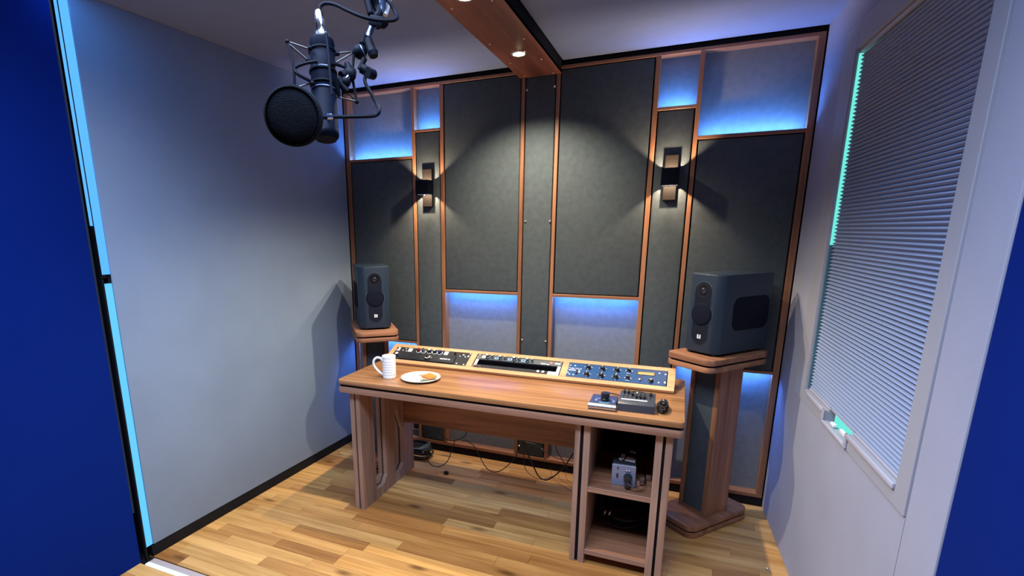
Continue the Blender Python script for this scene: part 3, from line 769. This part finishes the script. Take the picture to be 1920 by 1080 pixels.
# monitor controller
mc = thing('monitor_controller', 'blue-grey desktop controller with a tall black dial and silver front', 'audio controller', Matrix.Translation((0.424, -0.848, DZ)) @ Matrix.Rotation(0.02, 4, 'Z'))
part('body', G().box(-0.058, 0.058, -0.072, 0.078, 0.003, 0.026, 0.004, 2), m_ctrl, mc, smooth=True)
part('front_bar', G().cyl((-0.060, -0.068, 0.0145), (0.060, -0.068, 0.0145), 0.0140, n=24), m_alu, mc, smooth=True)
part('feet', G().box(-0.05, 0.05, -0.06, 0.07, 0, 0.003), m_blk, mc)
d = part('dial', G().lathe([(0, 0.026), (0.019, 0.026), (0.019, 0.034), (0.0165, 0.036), (0.0165, 0.040), (0.019, 0.042), (0.0195, 0.058), (0.0175, 0.062), (0, 0.063)], 28, M=Matrix.Translation((0.006, -0.006, 0))), m_blk, mc, smooth=True)
g = G()
for a in (0.4, 0.8, 1.2, PI - 1.2, PI - 0.8, PI - 0.4, PI, PI + .4, -0.0, -0.4):
    g.box(-0.0045, 0.0045, -0.002, 0.002, 0.026, 0.0272, M=Matrix.Translation((0.006 + 0.040 * math.cos(a), -0.010 + 0.030 * math.sin(a), 0)))
part('key_marks', g, mat('pale_blue_mark', (0.35, 0.42, 0.75), 0.5), mc, kind='stuff')
part('level_arc', G().tube([(0.006 + 0.030 * math.cos(a), -0.020 + 0.030 * math.sin(a), 0.0268) for a in (-2.35, -2.0, -1.7, -1.4, -1.1, -0.8)], 0.0022, 6), emis('aqua_led', (0.35, 0.85, 0.9), 0.9), mc, smooth=True)

mx = thing('fader_mixer', 'small dark grey wedge mixer with seven black faders beside the black dial controller', 'mixer', Matrix.Translation((0.566, -0.822, DZ)) @ Matrix.Rotation(0.02, 4, 'Z'))
mm_ = Matrix(((0, 0, 1, 0), (1, 0, 0, 0), (0, 1, 0, 0), (0, 0, 0, 1)))
g = G().prism([(-0.078, 0.002), (0.080, 0.002), (0.080, 0.046), (0.072, 0.050), (-0.068, 0.040), (-0.076, 0.034)], -0.077, 0.077, 0.002, M=mm_)
part('housing', g, m_mixg, mx, smooth=True)
TT = math.atan2(0.010, 0.140)
MM = Matrix.Translation((0, -0.068, 0.0405)) @ Matrix.Rotation(TT, 4, 'X')
for k, x in enumerate((-0.058, -0.040, -0.021, -0.003, 0.014, 0.031, 0.056)):
    lo = (0.118, 0.115, 0.092, 0.070, 0.070, 0.070, 0.105)[k]
    f = part('fader', G().box(x - .0015, x + .0015, 0.052, 0.132, -0.001, 0.0006, M=MM), m_blk, mx)
    part('fader_cap', G().box(x - .0055, x + .0055, lo - .009, lo + .009, 0.002, 0.013, 0.0015, 1, M=MM), m_blk, f, smooth=True)
part('scribble_strip', G().box(-0.066, 0.044, 0.030, 0.041, -0.0005, 0.0008, M=MM), m_white, mx)
part('label_marks', G().box(-0.024, 0.010, 0.018, 0.023, 0, 0.0008, M=MM).box(0.030, 0.060, 0.018, 0.022, 0, 0.0008, M=MM), m_rackg, mx, kind='stuff')
part('power_led', G().sph((-0.004, 0.128, 0.002), 0.0035, 10, M=MM), e_led, mx, smooth=True)
g = G().tube([(0.500, -0.745, DZ + 0.012), (0.470, -0.700, DZ + 0.010), (0.440, -0.672, DZ + 0.006), (0.405, -0.680, DZ + 0.012), (0.398, -0.720, DZ + 0.014), (0.405, -0.765, DZ + 0.018)], 0.0026, 7)
single('looped_black_cable', g, m_cable, 'thin black cable looping behind the dial controller', 'cable', (0.44, -0.70, DZ), smooth=True)
g = G().tube([(0.505, -0.738, DZ + 0.030), (0.510, -0.712, DZ + 0.030), (0.545, -0.690, DZ + 0.034), (0.590, -0.692, DZ + 0.034), (0.618, -0.712, DZ + 0.03), (0.620, -0.738, DZ + 0.028)], 0.0028, 7)
single('arched_black_cable', g, m_cable, 'thin black cable arching over the back edge of the fader mixer', 'cable', (0.56, -0.70, DZ + 0.02), smooth=True)
g = G(); random.seed(3)
for k in range(9):
    cx, cy = 0.676 + random.uniform(-.003, .003), -0.818 + random.uniform(-.004, .004); ax = random.uniform(0.012, 0.022); ay = random.uniform(0.050, 0.070)
    zz = DZ + 0.004 + 0.003 * k
    g.tube([(cx + ax * math.cos(a), cy + ay * math.sin(a), zz + random.uniform(0, .004)) for a in [i * PI / 4 for i in range(8)]], 0.0032, 6, closed=True, res=4)
g.tube([(0.655, -0.82, DZ + .022), (0.668, -0.815, DZ + .040), (0.684, -0.82, DZ + .040), (0.698, -0.825, DZ + .020)], 0.004, 8)
c = single('coiled_black_lead', g, m_cable, 'tightly coiled black lead lying right of the fader mixer', 'cable', (0.676, -0.818, DZ), smooth=True)
part('metal_clip', G().box(-0.006, 0.006, -0.030, -0.002, 0.036, 0.0395, 0.001, 1), m_chrome, c)
part('metal_tip', G().sph((0.0, 0.026, 0.038), 0.0045, 8), m_chrome, c, smooth=True)

# ------------------------------------------------------------------ cabinet contents
bx = thing('power_supply_box', 'black box with silver-blue front plate on the upper cabinet shelf', 'audio box', Matrix.Translation((0.528, -0.735, 0.403)) @ Matrix.Rotation(0.05, 4, 'Z'))
part('case', G().box(-0.052, 0.052, -0.110, 0.120, 0.0, 0.104, 0.002, 1), m_box, bx)
part('face_plate', G().box(-0.053, 0.053, -0.115, -0.110, 0.0, 0.102, 0.001, 1), m_boxf, bx)
g = G().cyl((0.020, -0.115, 0.045), (0.020, -0.150, 0.045), 0.020, 0.017, n=20).box(0.008, 0.032, -0.160, -0.118, 0.010, 0.045, 0.005)
part('black_plug', g, m_blk, bx, smooth=True)
for x, z_ in ((0.013, 0.078), (0.025, 0.078)): part('metal_jack', G().sph((x, -0.117, z_), 0.005, 10), m_chrome, bx, smooth=True)
part('small_switch', G().box(-0.032, -0.024, -0.119, -0.115, 0.040, 0.058), m_blk, bx)
part('indicator', G().cyl((-0.027, -0.115, 0.086), (-0.027, -0.118, 0.086), 0.004, n=10), m_navy, bx)
g = G()
for poly in ([(0.0, -0.065), (0.045, -0.072), (0.048, -0.030), (0.012, -0.012), (0.004, -0.030)], [(-0.018, -0.040), (-0.006, -0.060), (0.000, -0.010), (-0.004, 0.012), (-0.020, 0.010)],
             [(-0.028, -0.055), (-0.016, -0.070), (-0.012, -0.048), (-0.026, -0.030)], [(0.016, 0.045), (0.046, 0.030), (0.048, 0.055), (0.022, 0.066)]):
    g.prism(poly, 0.1042, 0.1052)
part('white_label_patches', g, m_white, bx, kind='stuff')
g = G().tube([(0.552, -0.890, 0.440), (0.585, -0.905, 0.430), (0.607, -0.900, 0.447), (0.620, -0.880, 0.435), (0.630, -0.80, 0.415), (0.62, -0.70, 0.409), (0.60, -0.56, 0.409)], 0.0032, 7)
pc = single('power_lead', g, m_cable, 'short dark lead curling out of the box on the upper cabinet shelf', 'cable', (0.6, -0.8, 0.403), smooth=True)
part('tan_plug', G().box(-0.004, 0.010, -0.106, -0.092, 0.028, 0.060, 0.003), m_tan, pc, smooth=True)
g = G().box(0.600, 0.625, -0.79, -0.76, 0.403, 0.425, 0.004).box(0.628, 0.652, -0.76, -0.735, 0.403, 0.428, 0.004)
single('plug_pair', g, m_tan, 'pair of brown plugs behind the box on the upper cabinet shelf', 'plug', (0.626, -0.76, 0.403), smooth=True)
g = G().tube([(0.575, -0.52, 0.470), (0.570, -0.56, 0.520), (0.562, -0.62, 0.560), (0.556, -0.60, 0.640), (0.55, -0.50, 0.69)], 0.006, 8)
single('hanging_dark_lead', g, m_cable, 'dark lead rising behind the box in the upper cabinet', 'cable', (0.56, -0.6, 0.51), smooth=True)
g = G(); random.seed(5)
for k in range(16):
    r1 = random.uniform(0.075, 0.115); cx = 0.523 + random.uniform(-.014, .014); tilt = random.uniform(0.5, 0.9); zc = 0.16 + random.uniform(-.02, .03)
    T = Matrix.Translation((cx, -0.62 + random.uniform(-.03, .03), zc)) @ Matrix.Rotation(tilt, 4, 'X')
    g.tube([tuple(T @ V3((r1 * 1.05 * math.cos(a), r1 * 0.8 * math.sin(a), random.uniform(-.006, .006)))) for a in [i * PI / 5 for i in range(10)]], 0.0040, 6, closed=True, res=3)
cc = single('coiled_cable_bundle', g, m_cable, 'large coil of black cables on the bottom cabinet shelf', 'cable', (0.523, -0.62, 0.075), smooth=True)
for x in (-0.075, -0.052): part('silver_connector', G().cyl((x, -0.120, 0.105), (x + 0.006, -0.128, 0.126), 0.006, n=10), m_chrome, cc, smooth=True)

# ------------------------------------------------------------------ cables under the desk
def cable(pts, r, label, nm='floor_cable', mt=m_cable, grp='cables under the desk'):
    return single(nm, G().tube(pts, r, 7, res=8), mt, label, 'cable', pts[0][:2] + (0.0,), smooth=True, group=grp)
def onY(u, v, Y):
    d = FX + RX * ((u - 854.4566) / 967.7462) - UX * ((v - 658.3358) / 967.7462)
    p = CAMP + d * ((Y - CAMP.y) / d.y); return (p.x, p.y, max(p.z, 0.004))
def cabY(px, Y, r, label): cable([onY(u, v, Y) for u, v in px], r, label)
cabY([(812, 780), (817, 803), (829, 818), (845, 826), (862, 823), (873, 815), (878, 795)], -0.26, 0.0032, 'black cable sagging from the desk back near the left leg')
cabY([(853, 825), (847, 845), (838, 866), (822, 876), (808, 871), (800, 857), (803, 850)], -0.25, 0.0030, 'black cable looping low beside the green-tied bundle')
cabY([(866, 826), (876, 827), (890, 838), (900, 857), (912, 877), (926, 885), (941, 881), (957, 868), (970, 850), (980, 825), (982, 800)], -0.27, 0.0030, 'long black cable dipping to the floor below the middle of the desk')
cabY([(983, 800), (984, 832), (990, 852), (1001, 876), (1010, 893), (1022, 900), (1034, 896), (1047, 886), (1060, 872), (1075, 850)], -0.27, 0.0042, 'thick black cable with a low loop near the cabinet')
cabY([(983, 820), (982, 850), (983, 872), (990, 886), (1003, 895), (1018, 899), (1036, 893)], -0.28, 0.0020, 'thin dark cable hanging just left of the thick loop')
cabY([(985, 829), (1002, 833), (1018, 844), (1034, 854), (1052, 861), (1085, 866)], -0.20, 0.0030, 'black cable running right behind the cabinet at mid height')
cabY([(1040, 800), (1042, 838), (1052, 858), (1060, 872), (1066, 882)], -0.22, 0.0028, 'straight black cable slanting down beside the cabinet')
for i, (xa, xb) in enumerate(((0.03, 0.20), (0.08, 0.30), (0.13, 0.34))):
    cable([(xa, -0.10, 0.06), (xa + .03, -0.14, 0.012), (xb, -0.25, 0.003), (xb + .03, -0.30, 0.003)], 0.0014, ('left', 'middle', 'right')[i] + ' one of three thin tan wires fanning over the floor behind the cabinet', mt=m_tan, nm='thin_wire', grp='thin wires behind the cabinet')
g = G(); random.seed(9)
for k in range(12):
    r1 = random.uniform(0.055, 0.10)
    T = Matrix.Translation((-0.905 + random.uniform(-.02, .02), -0.13 + random.uniform(-.02, .02), 0.012 + 0.006 * k)) @ Matrix.Rotation(random.uniform(-.15, .25), 4, 'X')
    g.tube([tuple(T @ V3((r1 * 1.1 * math.cos(a), r1 * .7 * math.sin(a), 0))) for a in [i * PI / 5 for i in range(10)]], 0.0042, 6, closed=True, res=3)
cb = single('tied_cable_bundle', g, m_cable, 'coil of dark cables with green ties on the floor behind the left desk leg', 'cable', (-0.905, -0.13, 0.0), smooth=True)
g = G()
for k in range(7):
    a = -0.5 + k * 0.22
    g.tube([(-0.10 + .01 * k, -0.06, 0.075), (0.02, -0.07 + .004 * k, 0.082), (0.07 + 0.03 * math.cos(a), -0.06 + 0.06 * math.sin(a), 0.095 + .006 * k)], 0.0017, 6)
part('green_ties', g, m_green, cb, smooth=True)
part('silver_connector', G().sph((0.035, -0.075, 0.09), 0.008, 10).sph((0.065, -0.085, 0.075), 0.007, 10), m_chrome, cb, smooth=True)
g = G().box(-0.630, -0.600, -0.337, -0.312, 0.0, 0.020, 0.006, 3)
single('rubber_foot', g, m_blk, 'small black rubber foot lying on the floor under the desk', 'rubber foot', (-0.615, -0.325, 0), smooth=True)
g = G().tube([(1.190, -0.655, 0.005), (1.187, -0.640, 0.005), (1.193, -0.632, 0.005), (1.199, -0.640, 0.005), (1.203, -0.672, 0.005)], 0.0022, 6)
single('hair_grip', g, m_chrome, 'small metal grip on the floor close to the right wall', 'hair grip', (1.195, -0.65, 0), smooth=True)

# ------------------------------------------------------------------ speaker stands
def build_stand():
    t = thing('speaker_stand', None, 'speaker stand', Matrix.Identity(4), 'walnut speaker stands')
    # local: front faces -y, origin on the floor below the middle of the speaker front
    for nm, z0, z1, mt_, w_, d0, d1 in (('base_plate', 0.0, 0.028, m_wx, 0.128, -0.078, 0.390), ('base_plate', 0.038, 0.066, m_wx, 0.128, -0.078, 0.390)):
        part(nm, G().prism(rrect(-w_, w_, d0, d1, 0.05), z0, z1, 0.003), mt_, t, smooth=True)
    part('base_gap', G().prism(rrect(-0.118, 0.118, -0.068, 0.380, 0.045), 0.028, 0.038), m_black, t, label='black groove between the two base boards')
    for z0, z1 in ((0.892, 0.918), (0.928, 0.956)):
        part('top_plate', G().prism(rrect(-0.135, 0.135, -0.075, 0.385, 0.045), z0, z1, 0.003), m_wx, t, smooth=True)
    part('top_gap', G().prism(rrect(-0.125, 0.125, -0.065, 0.375, 0.04), 0.918, 0.928), m_black, t, label='black groove between the two top boards')
    for x0, x1 in ((-0.086, -0.062), (0.058, 0.086)):
        part('column_side', G().box(x0, x1, 0.080, 0.255, 0.066, 0.892, 0.001, 1), m_wz, t)
    part('column_back', G().box(-0.062, 0.058, 0.235, 0.255, 0.066, 0.892), m_wz, t)
    part('fabric_infill', G().box(-0.060, 0.056, 0.087, 0.10, 0.080, 0.892, 0.002, 1), m_dark, t)
    part('column_foot_rail', G().box(-0.062, 0.058, 0.082, 0.102, 0.066, 0.080), m_wx, t)
    return t
def build_speaker():
    t = thing('studio_speaker', None, 'speaker', Matrix.Identity(4), 'grey studio speakers on stands')
    W, Dp, H = 0.20, 0.40, 0.40
    # cabinet with wide chamfered front edges
    pts = [(-0.100, 0.036), (-0.094, 0.024), (-0.066, 0.002), (-0.060, 0.0), (0.060, 0.0), (0.066, 0.002), (0.094, 0.024), (0.100, 0.036), (0.100, Dp - .015), (0.085, Dp), (-0.085, Dp), (-0.100, Dp - .015)]
    part('cabinet', G().prism(pts, 0.012, H, 0.004, seg=3), m_spk, t, smooth=True)
    for x in (-0.06, 0.06):
        for y in (0.04, 0.34): part('foot', G().cyl((x, y, 0), (x, y, 0.013), 0.013, n=14), m_blk, t, smooth=True)
    # baffle inlay: capsule + circle outline
    MF = Matrix(((1, 0, 0, 0), (0, 0, -1, 0), (0, 1, 0, 0), (0, 0, 0, 1)))   # xy->xz, z -> -y
    def outline(rw, rc, zt, zb, zc, n=28):
        out = []
        a0 = math.asin(rw / rc)
        for k in range(n + 1):
            a = PI * k / n; out.append((rw * math.cos(a), zt + rw * math.sin(a)))
        for k in range(13):
            a = (PI / 2 + a0) + (PI - 2 * a0) * k / 12; out.append((rc * math.cos(a), zc + rc * math.sin(a)))
        for k in range(n + 1):
            a = PI + PI * k / n; out.append((rw * math.cos(a), zb + rw * math.sin(a)))
        for k in range(13):
            a = (-PI / 2 + a0) + (PI - 2 * a0) * k / 12; out.append((rc * math.cos(a), zc + rc * math.sin(a)))
        return out
    ol = outline(0.0455, 0.0585, 0.318, 0.098, 0.205)
    part('baffle_rim', G().prism([(x * 1.035, 0.205 + (z - 0.205) * 1.012) for x, z in ol], 0.0, 0.0012, M=MF), mat('speaker_edge_grey', (0.09, 0.12, 0.15), 0.35), t)
    part('baffle_inlay', G().prism(ol, 0.0012, 0.003, M=MF), m_spkd, t)
    MT = Matrix.Translation((0, -0.003, 0.322)) @ Matrix.Rotation(PI / 2, 4, 'X')
    part('tweeter_horn', G().lathe([(0.036, 0.0005), (0.034, 0.001), (0.028, -0.0), (0.020, -0.0)], 28, M=MT), m_blk, t, smooth=True)
    part('tweeter_dome', G().sph((0, 0, 0.0), 0.013, 16, (1, 1, .6), M=MT), m_alu, t, smooth='all')
    part('tweeter_guard', G().sph((0, 0.002, 0.004), 0.0115, 16, (1, 1, .5), M=MT), m_blk, t, smooth='all')
    MWf = Matrix.Translation((0, -0.003, 0.205)) @ Matrix.Rotation(PI / 2, 4, 'X')
    part('woofer_grille', G().lathe([(0.0555, 0.0), (0.0545, 0.003), (0.048, 0.0045), (0, 0.0055)], 36, M=MWf), m_cone, t, smooth='all')
    e = part('emblem', G().box(-0.010, 0.010, -0.0042, -0.003, 0.082, 0.102), m_white, t)
    g = G().box(-0.0030, -0.0010, -0.0048, -0.0042, 0.086, 0.102)
    g.box(-0.001, 0.006, -0.0048, -0.0042, 0.0995, 0.102).prism([(-0.001, 0.091), (0.0055, 0.0965), (0.0055, 0.0985), (-0.001, 0.093)], 0.0042, 0.0048, M=MF)
    g.box(0.004, 0.0055, -0.0048, -0.0042, 0.0845, 0.0905)
    part('emblem_mark', g, m_blk, e, kind='stuff')
    for s in (-1, 1):
        # side woofer covers: wide rounded dark inset
        MS = Matrix(((0, 0, s, 0), (1, 0, 0, 0), (0, 1, 0, 0), (0, 0, 0, 1)))
        part('side_woofer_cover', G().prism(rrect(0.095, 0.372, 0.125, 0.290, 0.045), 0.1, 0.1025, 0.0008, M=MS), m_cone, t, smooth=True)
    return t
SR, aR = (0.811, -0.385), -math.radians(39.5)
SL, aL = (-1.055, -0.408), math.radians(39)
MSR = Matrix.Translation((*SR, 0)) @ Matrix.Rotation(aR, 4, 'Z')
MSL = Matrix.Translation((*SL, 0)) @ Matrix.Rotation(aL, 4, 'Z')
st = build_stand(); st.matrix_world = MSR; st['label'] = 'walnut speaker stand with dark fabric column right of the desk'
dup(st, MSL, 'walnut speaker stand behind the left end of the desk')
sp = build_speaker(); sp.matrix_world = Matrix.Translation((0, 0, 0.956)) @ MSR; sp['label'] = 'dark grey studio speaker on the right-hand stand, its side turned to view'
dup(sp, Matrix.Translation((0, 0, 0.956)) @ MSL, 'dark grey studio speaker on the left-hand stand beside the left wall')

# ------------------------------------------------------------------ wall sconces
sc0 = None
for i, (x, lb) in enumerate(((0.605, 'black up-and-down wall light on the right narrow fabric panel'), (-0.868, 'black up-and-down wall light on the left narrow fabric panel'))):
    T = Matrix.Translation((x, 0.004, 1.843))
    if sc0: dup(sc0, T, lb); continue
    sc0 = thing('wall_light', lb, 'wall light', T, 'black wall lights')
    part('back_plate', G().box(-0.034, 0.034, -0.022, 0, -0.118, 0.118, 0.002, 1), mat('bronze_plate', (0.009, 0.007, 0.006), 0.7, spec=0.1), sc0)
    g = G()
    yb, yf, hw, hh = -0.024, -0.104, 0.044, 0.044
    g.box(-hw, hw, yf, yf + .004, -hh, hh).box(-hw, -hw + .004, yf + .004, yb, -hh, hh).box(hw - .004, hw, yf + .004, yb, -hh, hh).box(-hw, hw, yb, yb + .004, -hh, hh)
    g.box(-hw + .004, hw - .004, yf + .004, yb, -0.004, 0.004)
    part('shade', g, m_blkm, sc0)
    for s in (1, -1):
        part('lamp', G().cyl((0, -0.062, s * 0.0045), (0, -0.062, s * 0.0060), 0.014, n=18), emis('sconce_glow', (1.0, 0.72, 0.42), 6), sc0)
    part('pin', G().sph((0, -0.064, -0.047), 0.004, 8), m_chrome, sc0)

# ------------------------------------------------------------------ microphone, pop filter, boom arm
def at(u, v, d):
    return CAMP + (FX + RX * ((u - 854.4566) / 967.7462) - UX * ((v - 658.3358) / 967.7462)) * d
D0 = 1.20
mic = thing('studio_microphone', 'large black tube microphone hanging in a spider shock mount', 'microphone', Matrix.Translation(at(608, 165, D0)))
def W(g, name, mt_, par, smooth=True, label=None): return part(name, g, mt_, par, smooth=smooth, world=True, label=label)
def axisM(p0, p1):
    p0 = V3(p0); d = V3(p1) - p0
    return Matrix.Translation(p0) @ d.to_track_quat('Z', 'Y').to_matrix().to_4x4(), d.length
T0, L0 = axisM(at(612, 262, D0), at(603, 70, D0))
R0 = 0.0285
body = W(G().lathe([(0, 0.0), (0.024, 0.0), (R0 + .001, 0.008), (R0 + .001, 0.016), (R0, 0.018), (R0, 0.105), (R0 * .97, 0.107), (R0 * .97, 0.112), (R0, 0.114), (R0, L0 - 0.035), (R0 * .96, L0 - .033), (R0, L0 - .031), (R0 * 0.98, L0 - 0.010), (0.020, L0 - 0.002), (0, L0)], 40, M=T0), 'microphone_body', m_micb, mic)
W(G().lathe([(R0 + .0006, 0.112), (R0 + .0012, 0.1125), (R0 + .0012, 0.1145), (R0 + .0006, 0.115)], 36, M=T0), 'body_ring', m_steel, body)
W(G().lathe([(R0 + .0006, 0.158), (R0 + .0012, 0.1585), (R0 + .0012, 0.160), (R0 + .0006, 0.1605)], 36, M=T0), 'body_ring', m_steel, body)
TC, LC = axisM(at(603, 70, D0), at(598, 22, D0))
W(G().lathe([(0, 0), (0.0175, 0.0), (0.0175, 0.006), (0.0105, 0.010), (0.0100, 0.020), (0.0108, 0.022), (0.0108, LC - .006), (0.0090, LC), (0, LC)], 24, M=TC), 'silver_connector', m_chrome, mic, label='silver cable connector')
# badge
W(G().box(-0.006, 0.006, -0.001, 0.001, -0.006, 0.006, M=Matrix.Translation(at(616, 218, D0 - 0.030))), 'silver_badge', m_chrome, mic)
# shock mount: clamp ring round the body, outer posts and elastic bands
shock = thing('spider_shock_mount', 'spidery black shock mount cradling the microphone', 'shock mount', Matrix.Translation(at(620, 130, D0)))
def rod(pts, r, nm='wire_frame', mt_=m_blkm, par=shock, res=6, **k): return W(G().tube([at(*p) for p in pts], r, 8, res=res), nm, mt_, par, **k)
rod([(539, 77, D0 - .04), (545, 100, D0 - .04), (551, 128, D0 - .04), (552, 165, D0 - .035)], 0.0032)
rod([(664, 97, D0 + .02), (662, 120, D0 + .02), (661, 145, D0 + .02), (669, 191, D0 + .02)], 0.0032)
rod([(611, 62, D0 - .06), (616, 100, D0 - .06), (619, 140, D0 - .06), (623, 178, D0 - .06)], 0.0030)
rod([(604, 66, D0 + .05), (610, 60, D0 + .05), (618, 68, D0 + .05), (628, 90, D0 + .04), (632, 100, D0 + .03)], 0.0026)
rod([(594, 115, D0 - .03), (575, 118, D0 - .04), (556, 125, D0 - .04), (553, 131, D0 - .04), (560, 140, D0 - .04), (578, 150, D0 - .03), (590, 157, D0 - .02)], 0.0036)
rod([(618, 119, D0 - .03), (634, 122, D0), (648, 127, D0 + .01), (662, 137, D0 + .02)], 0.0036)
rod([(632, 146, D0 + .01), (645, 148, D0 + .015), (660, 146, D0 + .02)], 0.0036)
for a, b in (((539, 78, D0 - .04), (580, 92, D0 - .02)), ((541, 82, D0 - .04), (577, 113, D0 - .02)), ((552, 165, D0 - .035), (586, 155, D0 - .02)), ((661, 97, D0 + .02), (630, 100, D0)), ((661, 99, D0 + .02), (630, 117, D0)),
             ((669, 190, D0 + .02), (632, 182, D0)), ((668, 188, D0 + .02), (640, 166, D0)), ((580, 152, D0 - .02), (592, 168, D0 - .02))):
    rod([a, b], 0.0021, 'elastic_band', m_blk, res=1)
for z in (0.050, 0.100, 0.140):
    zc = L0 - z
for zc in (L0 - 0.035, L0 - 0.083, L0 - 0.112):
    W(G().lathe([(R0 + .0015, zc - .003), (R0 + .0034, zc - .0018), (R0 + .0034, zc + .0018), (R0 + .0015, zc + .003), (R0 + .0015, zc - .003)], 36, M=T0), 'cradle_ring', m_blkm, shock)
for p in ((581, 90, D0 - .03), (577, 113, D0 - .03), (539, 78, D0 - .04), (586, 156, D0 - .03), (663, 98, D0 + .02), (669, 191, D0 + .02), (633, 101, D0), (630, 148, D0 + .02)):
    W(G().sph(at(*p), 0.0052, 10), 'hook', m_blkm, shock)
W(G().cyl(at(640, 143, D0), at(664, 133, D0 + .02), 0.011, 0.008, n=16), 'swivel_joint', m_blkm, shock)
W(G().sph(at(655, 140, D0 + .01), 0.017, 18, (1, .8, 1)).cyl(at(634, 150, D0), at(652, 172, D0), 0.012, 0.006, n=14).sph(at(648, 154, D0), 0.012, 14).cyl(at(650, 118, D0 + .01), at(655, 132, D0 + .01), 0.006, 0.010, n=12), 'angle_clamp', m_blkm, shock)
W(G().cyl(at(628, 150, D0 - .01), at(636, 180, D0), 0.010, 0.004, n=12), 'thumb_screw', m_blkm, shock)
W(G().cyl(at(650, 147, D0 - .03), at(654, 143, D0 - .03), 0.0035, n=10), 'bright_pin', m_chrome, shock)

arm = thing('boom_arm', 'steel boom arm coming down from the ceiling with black clamps', 'microphone stand', Matrix.Translation(at(715, 5, D0)))
W(G().cyl(at(736, -45, D0 + .03), at(689, 72, D0 + .02), 0.0070, n=18), 'arm_tube', m_steel, arm)
W(G().cyl(at(717, -60, D0 + .05), at(736, -45, D0 + .03), 0.012, n=14).cyl(at(736, -45, D0 + .03), tuple(V3((at(740, -45, D0 + .03).x, at(740, -45, D0 + .03).y, 2.76))), 0.013, n=14), 'ceiling_post', m_blkm, arm)
W(G().cyl(at(686, -10, D0), at(694, 22, D0), 0.0085, 0.0075, n=16).sph(at(694.5, 24, D0), 0.0078, 12), 'clamp_lever', m_blkm, arm)
W(G().tube([at(700, -6, D0), at(706, 12, D0 + .01), at(711, 24, D0 + .01), at(702, 36, D0 + .01)], 0.0095, 10), 'upper_bracket', m_blkm, arm)
W(G().tube([at(720, -8, D0), at(716, 14, D0 + .01), at(710, 30, D0 + .01)], 0.0075, 10), 'bright_sleeve', m_steel, arm)
W(G().tube([at(731, -6, D0 + .01), at(726, 14, D0 + .02), at(722, 28, D0 + .02)], 0.0060, 8), 'pale_strap', m_white, arm)
W(G().box(-0.019, 0.019, -0.010, 0.010, -0.011, 0.011, 0.004, M=Matrix.Translation(at(708, 41, D0)) @ Matrix.Rotation(0.3, 4, 'Y')).cyl(at(706, 42, D0), at(710, 52, D0), 0.0065, n=12).cyl(at(716, 40, D0), at(723, 45, D0 - .005), 0.0085, n=12), 'arm_clamp', m_blkm, arm)
W(G().cyl(at(687, 70, D0 + .01), at(681, 84, D0 + .01), 0.0125, 0.010, n=16).cyl(at(689, 74, D0 + .01), at(699, 100, D0), 0.0105, 0.0115, n=16).cyl(at(699, 98, D0), at(701, 106, D0), 0.0125, 0.010, n=16), 'swivel_head', m_blkm, arm)
W(G().cyl(at(668, 97, D0 + .01), at(682, 95, D0 + .01), 0.014, n=22).sph(at(675, 97, D0 + .01), 0.0165, 18), 'ball_joint', m_blkm, arm)
W(G().lathe([(0.0165, -0.001), (0.0185, -0.001), (0.0185, 0.001), (0.0165, 0.001), (0.0165, -.001)], 28, M=axisM(at(681, 99, D0), at(687, 96, D0))[0]), 'joint_ring', m_steel, arm)
W(G().tube([at(684, 110, D0), at(680, 118, D0), at(674, 130, D0)], 0.006, 8), 'joint_link', m_blkm, arm)
cb_ = single('microphone_cable', G().tube([at(599, 20, D0), at(601, 11, D0), at(612, 6, D0), at(630, 9, D0 - .01), (at(655, 21, D0 - .02)), at(685, 33, D0 - .03), at(712, 38, D0 - .03), at(737, 38, D0 - .02), at(745, 32, D0 - .01), at(740, 20, D0), at(730, 4, D0), at(722, -8, D0 + .01), at(728, -40, D0 + .02)], 0.0043, 10, res=8), m_blkm,
             'thick black cable arching from the silver connector over to the boom arm', 'cable', tuple(at(660, 25, D0)), smooth=True)

pop = thing('pop_filter', 'round black foam pop filter on a bent black rod in front of the microphone', 'pop filter', Matrix.Translation(at(552, 218, D0 - .10)))
pc_ = at(551, 218, D0 - 0.10)
nrm = (CAMP - pc_).normalized() + RX * (-0.28) + UX * 0.05
TP, _ = axisM(pc_ + nrm * 0.012, pc_ - nrm * 0.012)
Rp = 0.0600
W(G().lathe([(0, -0.004), (Rp * .5, -0.003), (Rp * .86, 0.0), (Rp * .94, 0.004), (Rp * .94, 0.018), (0, 0.020)], 44, M=TP), 'foam_disc', m_foam, pop, smooth='all')
W(G().lathe([(Rp * .93, -0.002), (Rp, -0.001), (Rp * 1.01, 0.006), (Rp * 1.01, 0.020), (Rp * .95, 0.026), (Rp * .6, 0.030), (0, 0.031)], 44, M=TP), 'rim', m_foam, pop, smooth='all')
W(G().tube([at(617, 219, D0 - .045), at(650, 219, D0 - .03), at(690, 218, D0 - .02), at(705, 216, D0 - .01), at(711, 208, D0 - .01), at(706, 194, D0), at(694, 172, D0), at(686, 158, D0), at(684, 148, D0), at(689, 136, D0)], 0.0042, 10), 'bent_rod', m_blkm, pop)
W(G().tube([at(597, 222, D0 - .075), at(606, 220, D0 - .055), at(617, 219, D0 - .045)], 0.0045, 8), 'rim_joint', m_blkm, pop)
W(G().cyl(at(611, 219, D0 - .052), at(621, 219, D0 - .043), 0.0072, n=16), 'silver_collar', m_chrome, pop)
W(G().cyl(at(678, 128, D0), at(692, 136, D0), 0.011, n=16).cyl(at(688, 136, D0 - .01), at(700, 140, D0 + .01), 0.0115, n=18), 'rod_clamp', m_blkm, pop)
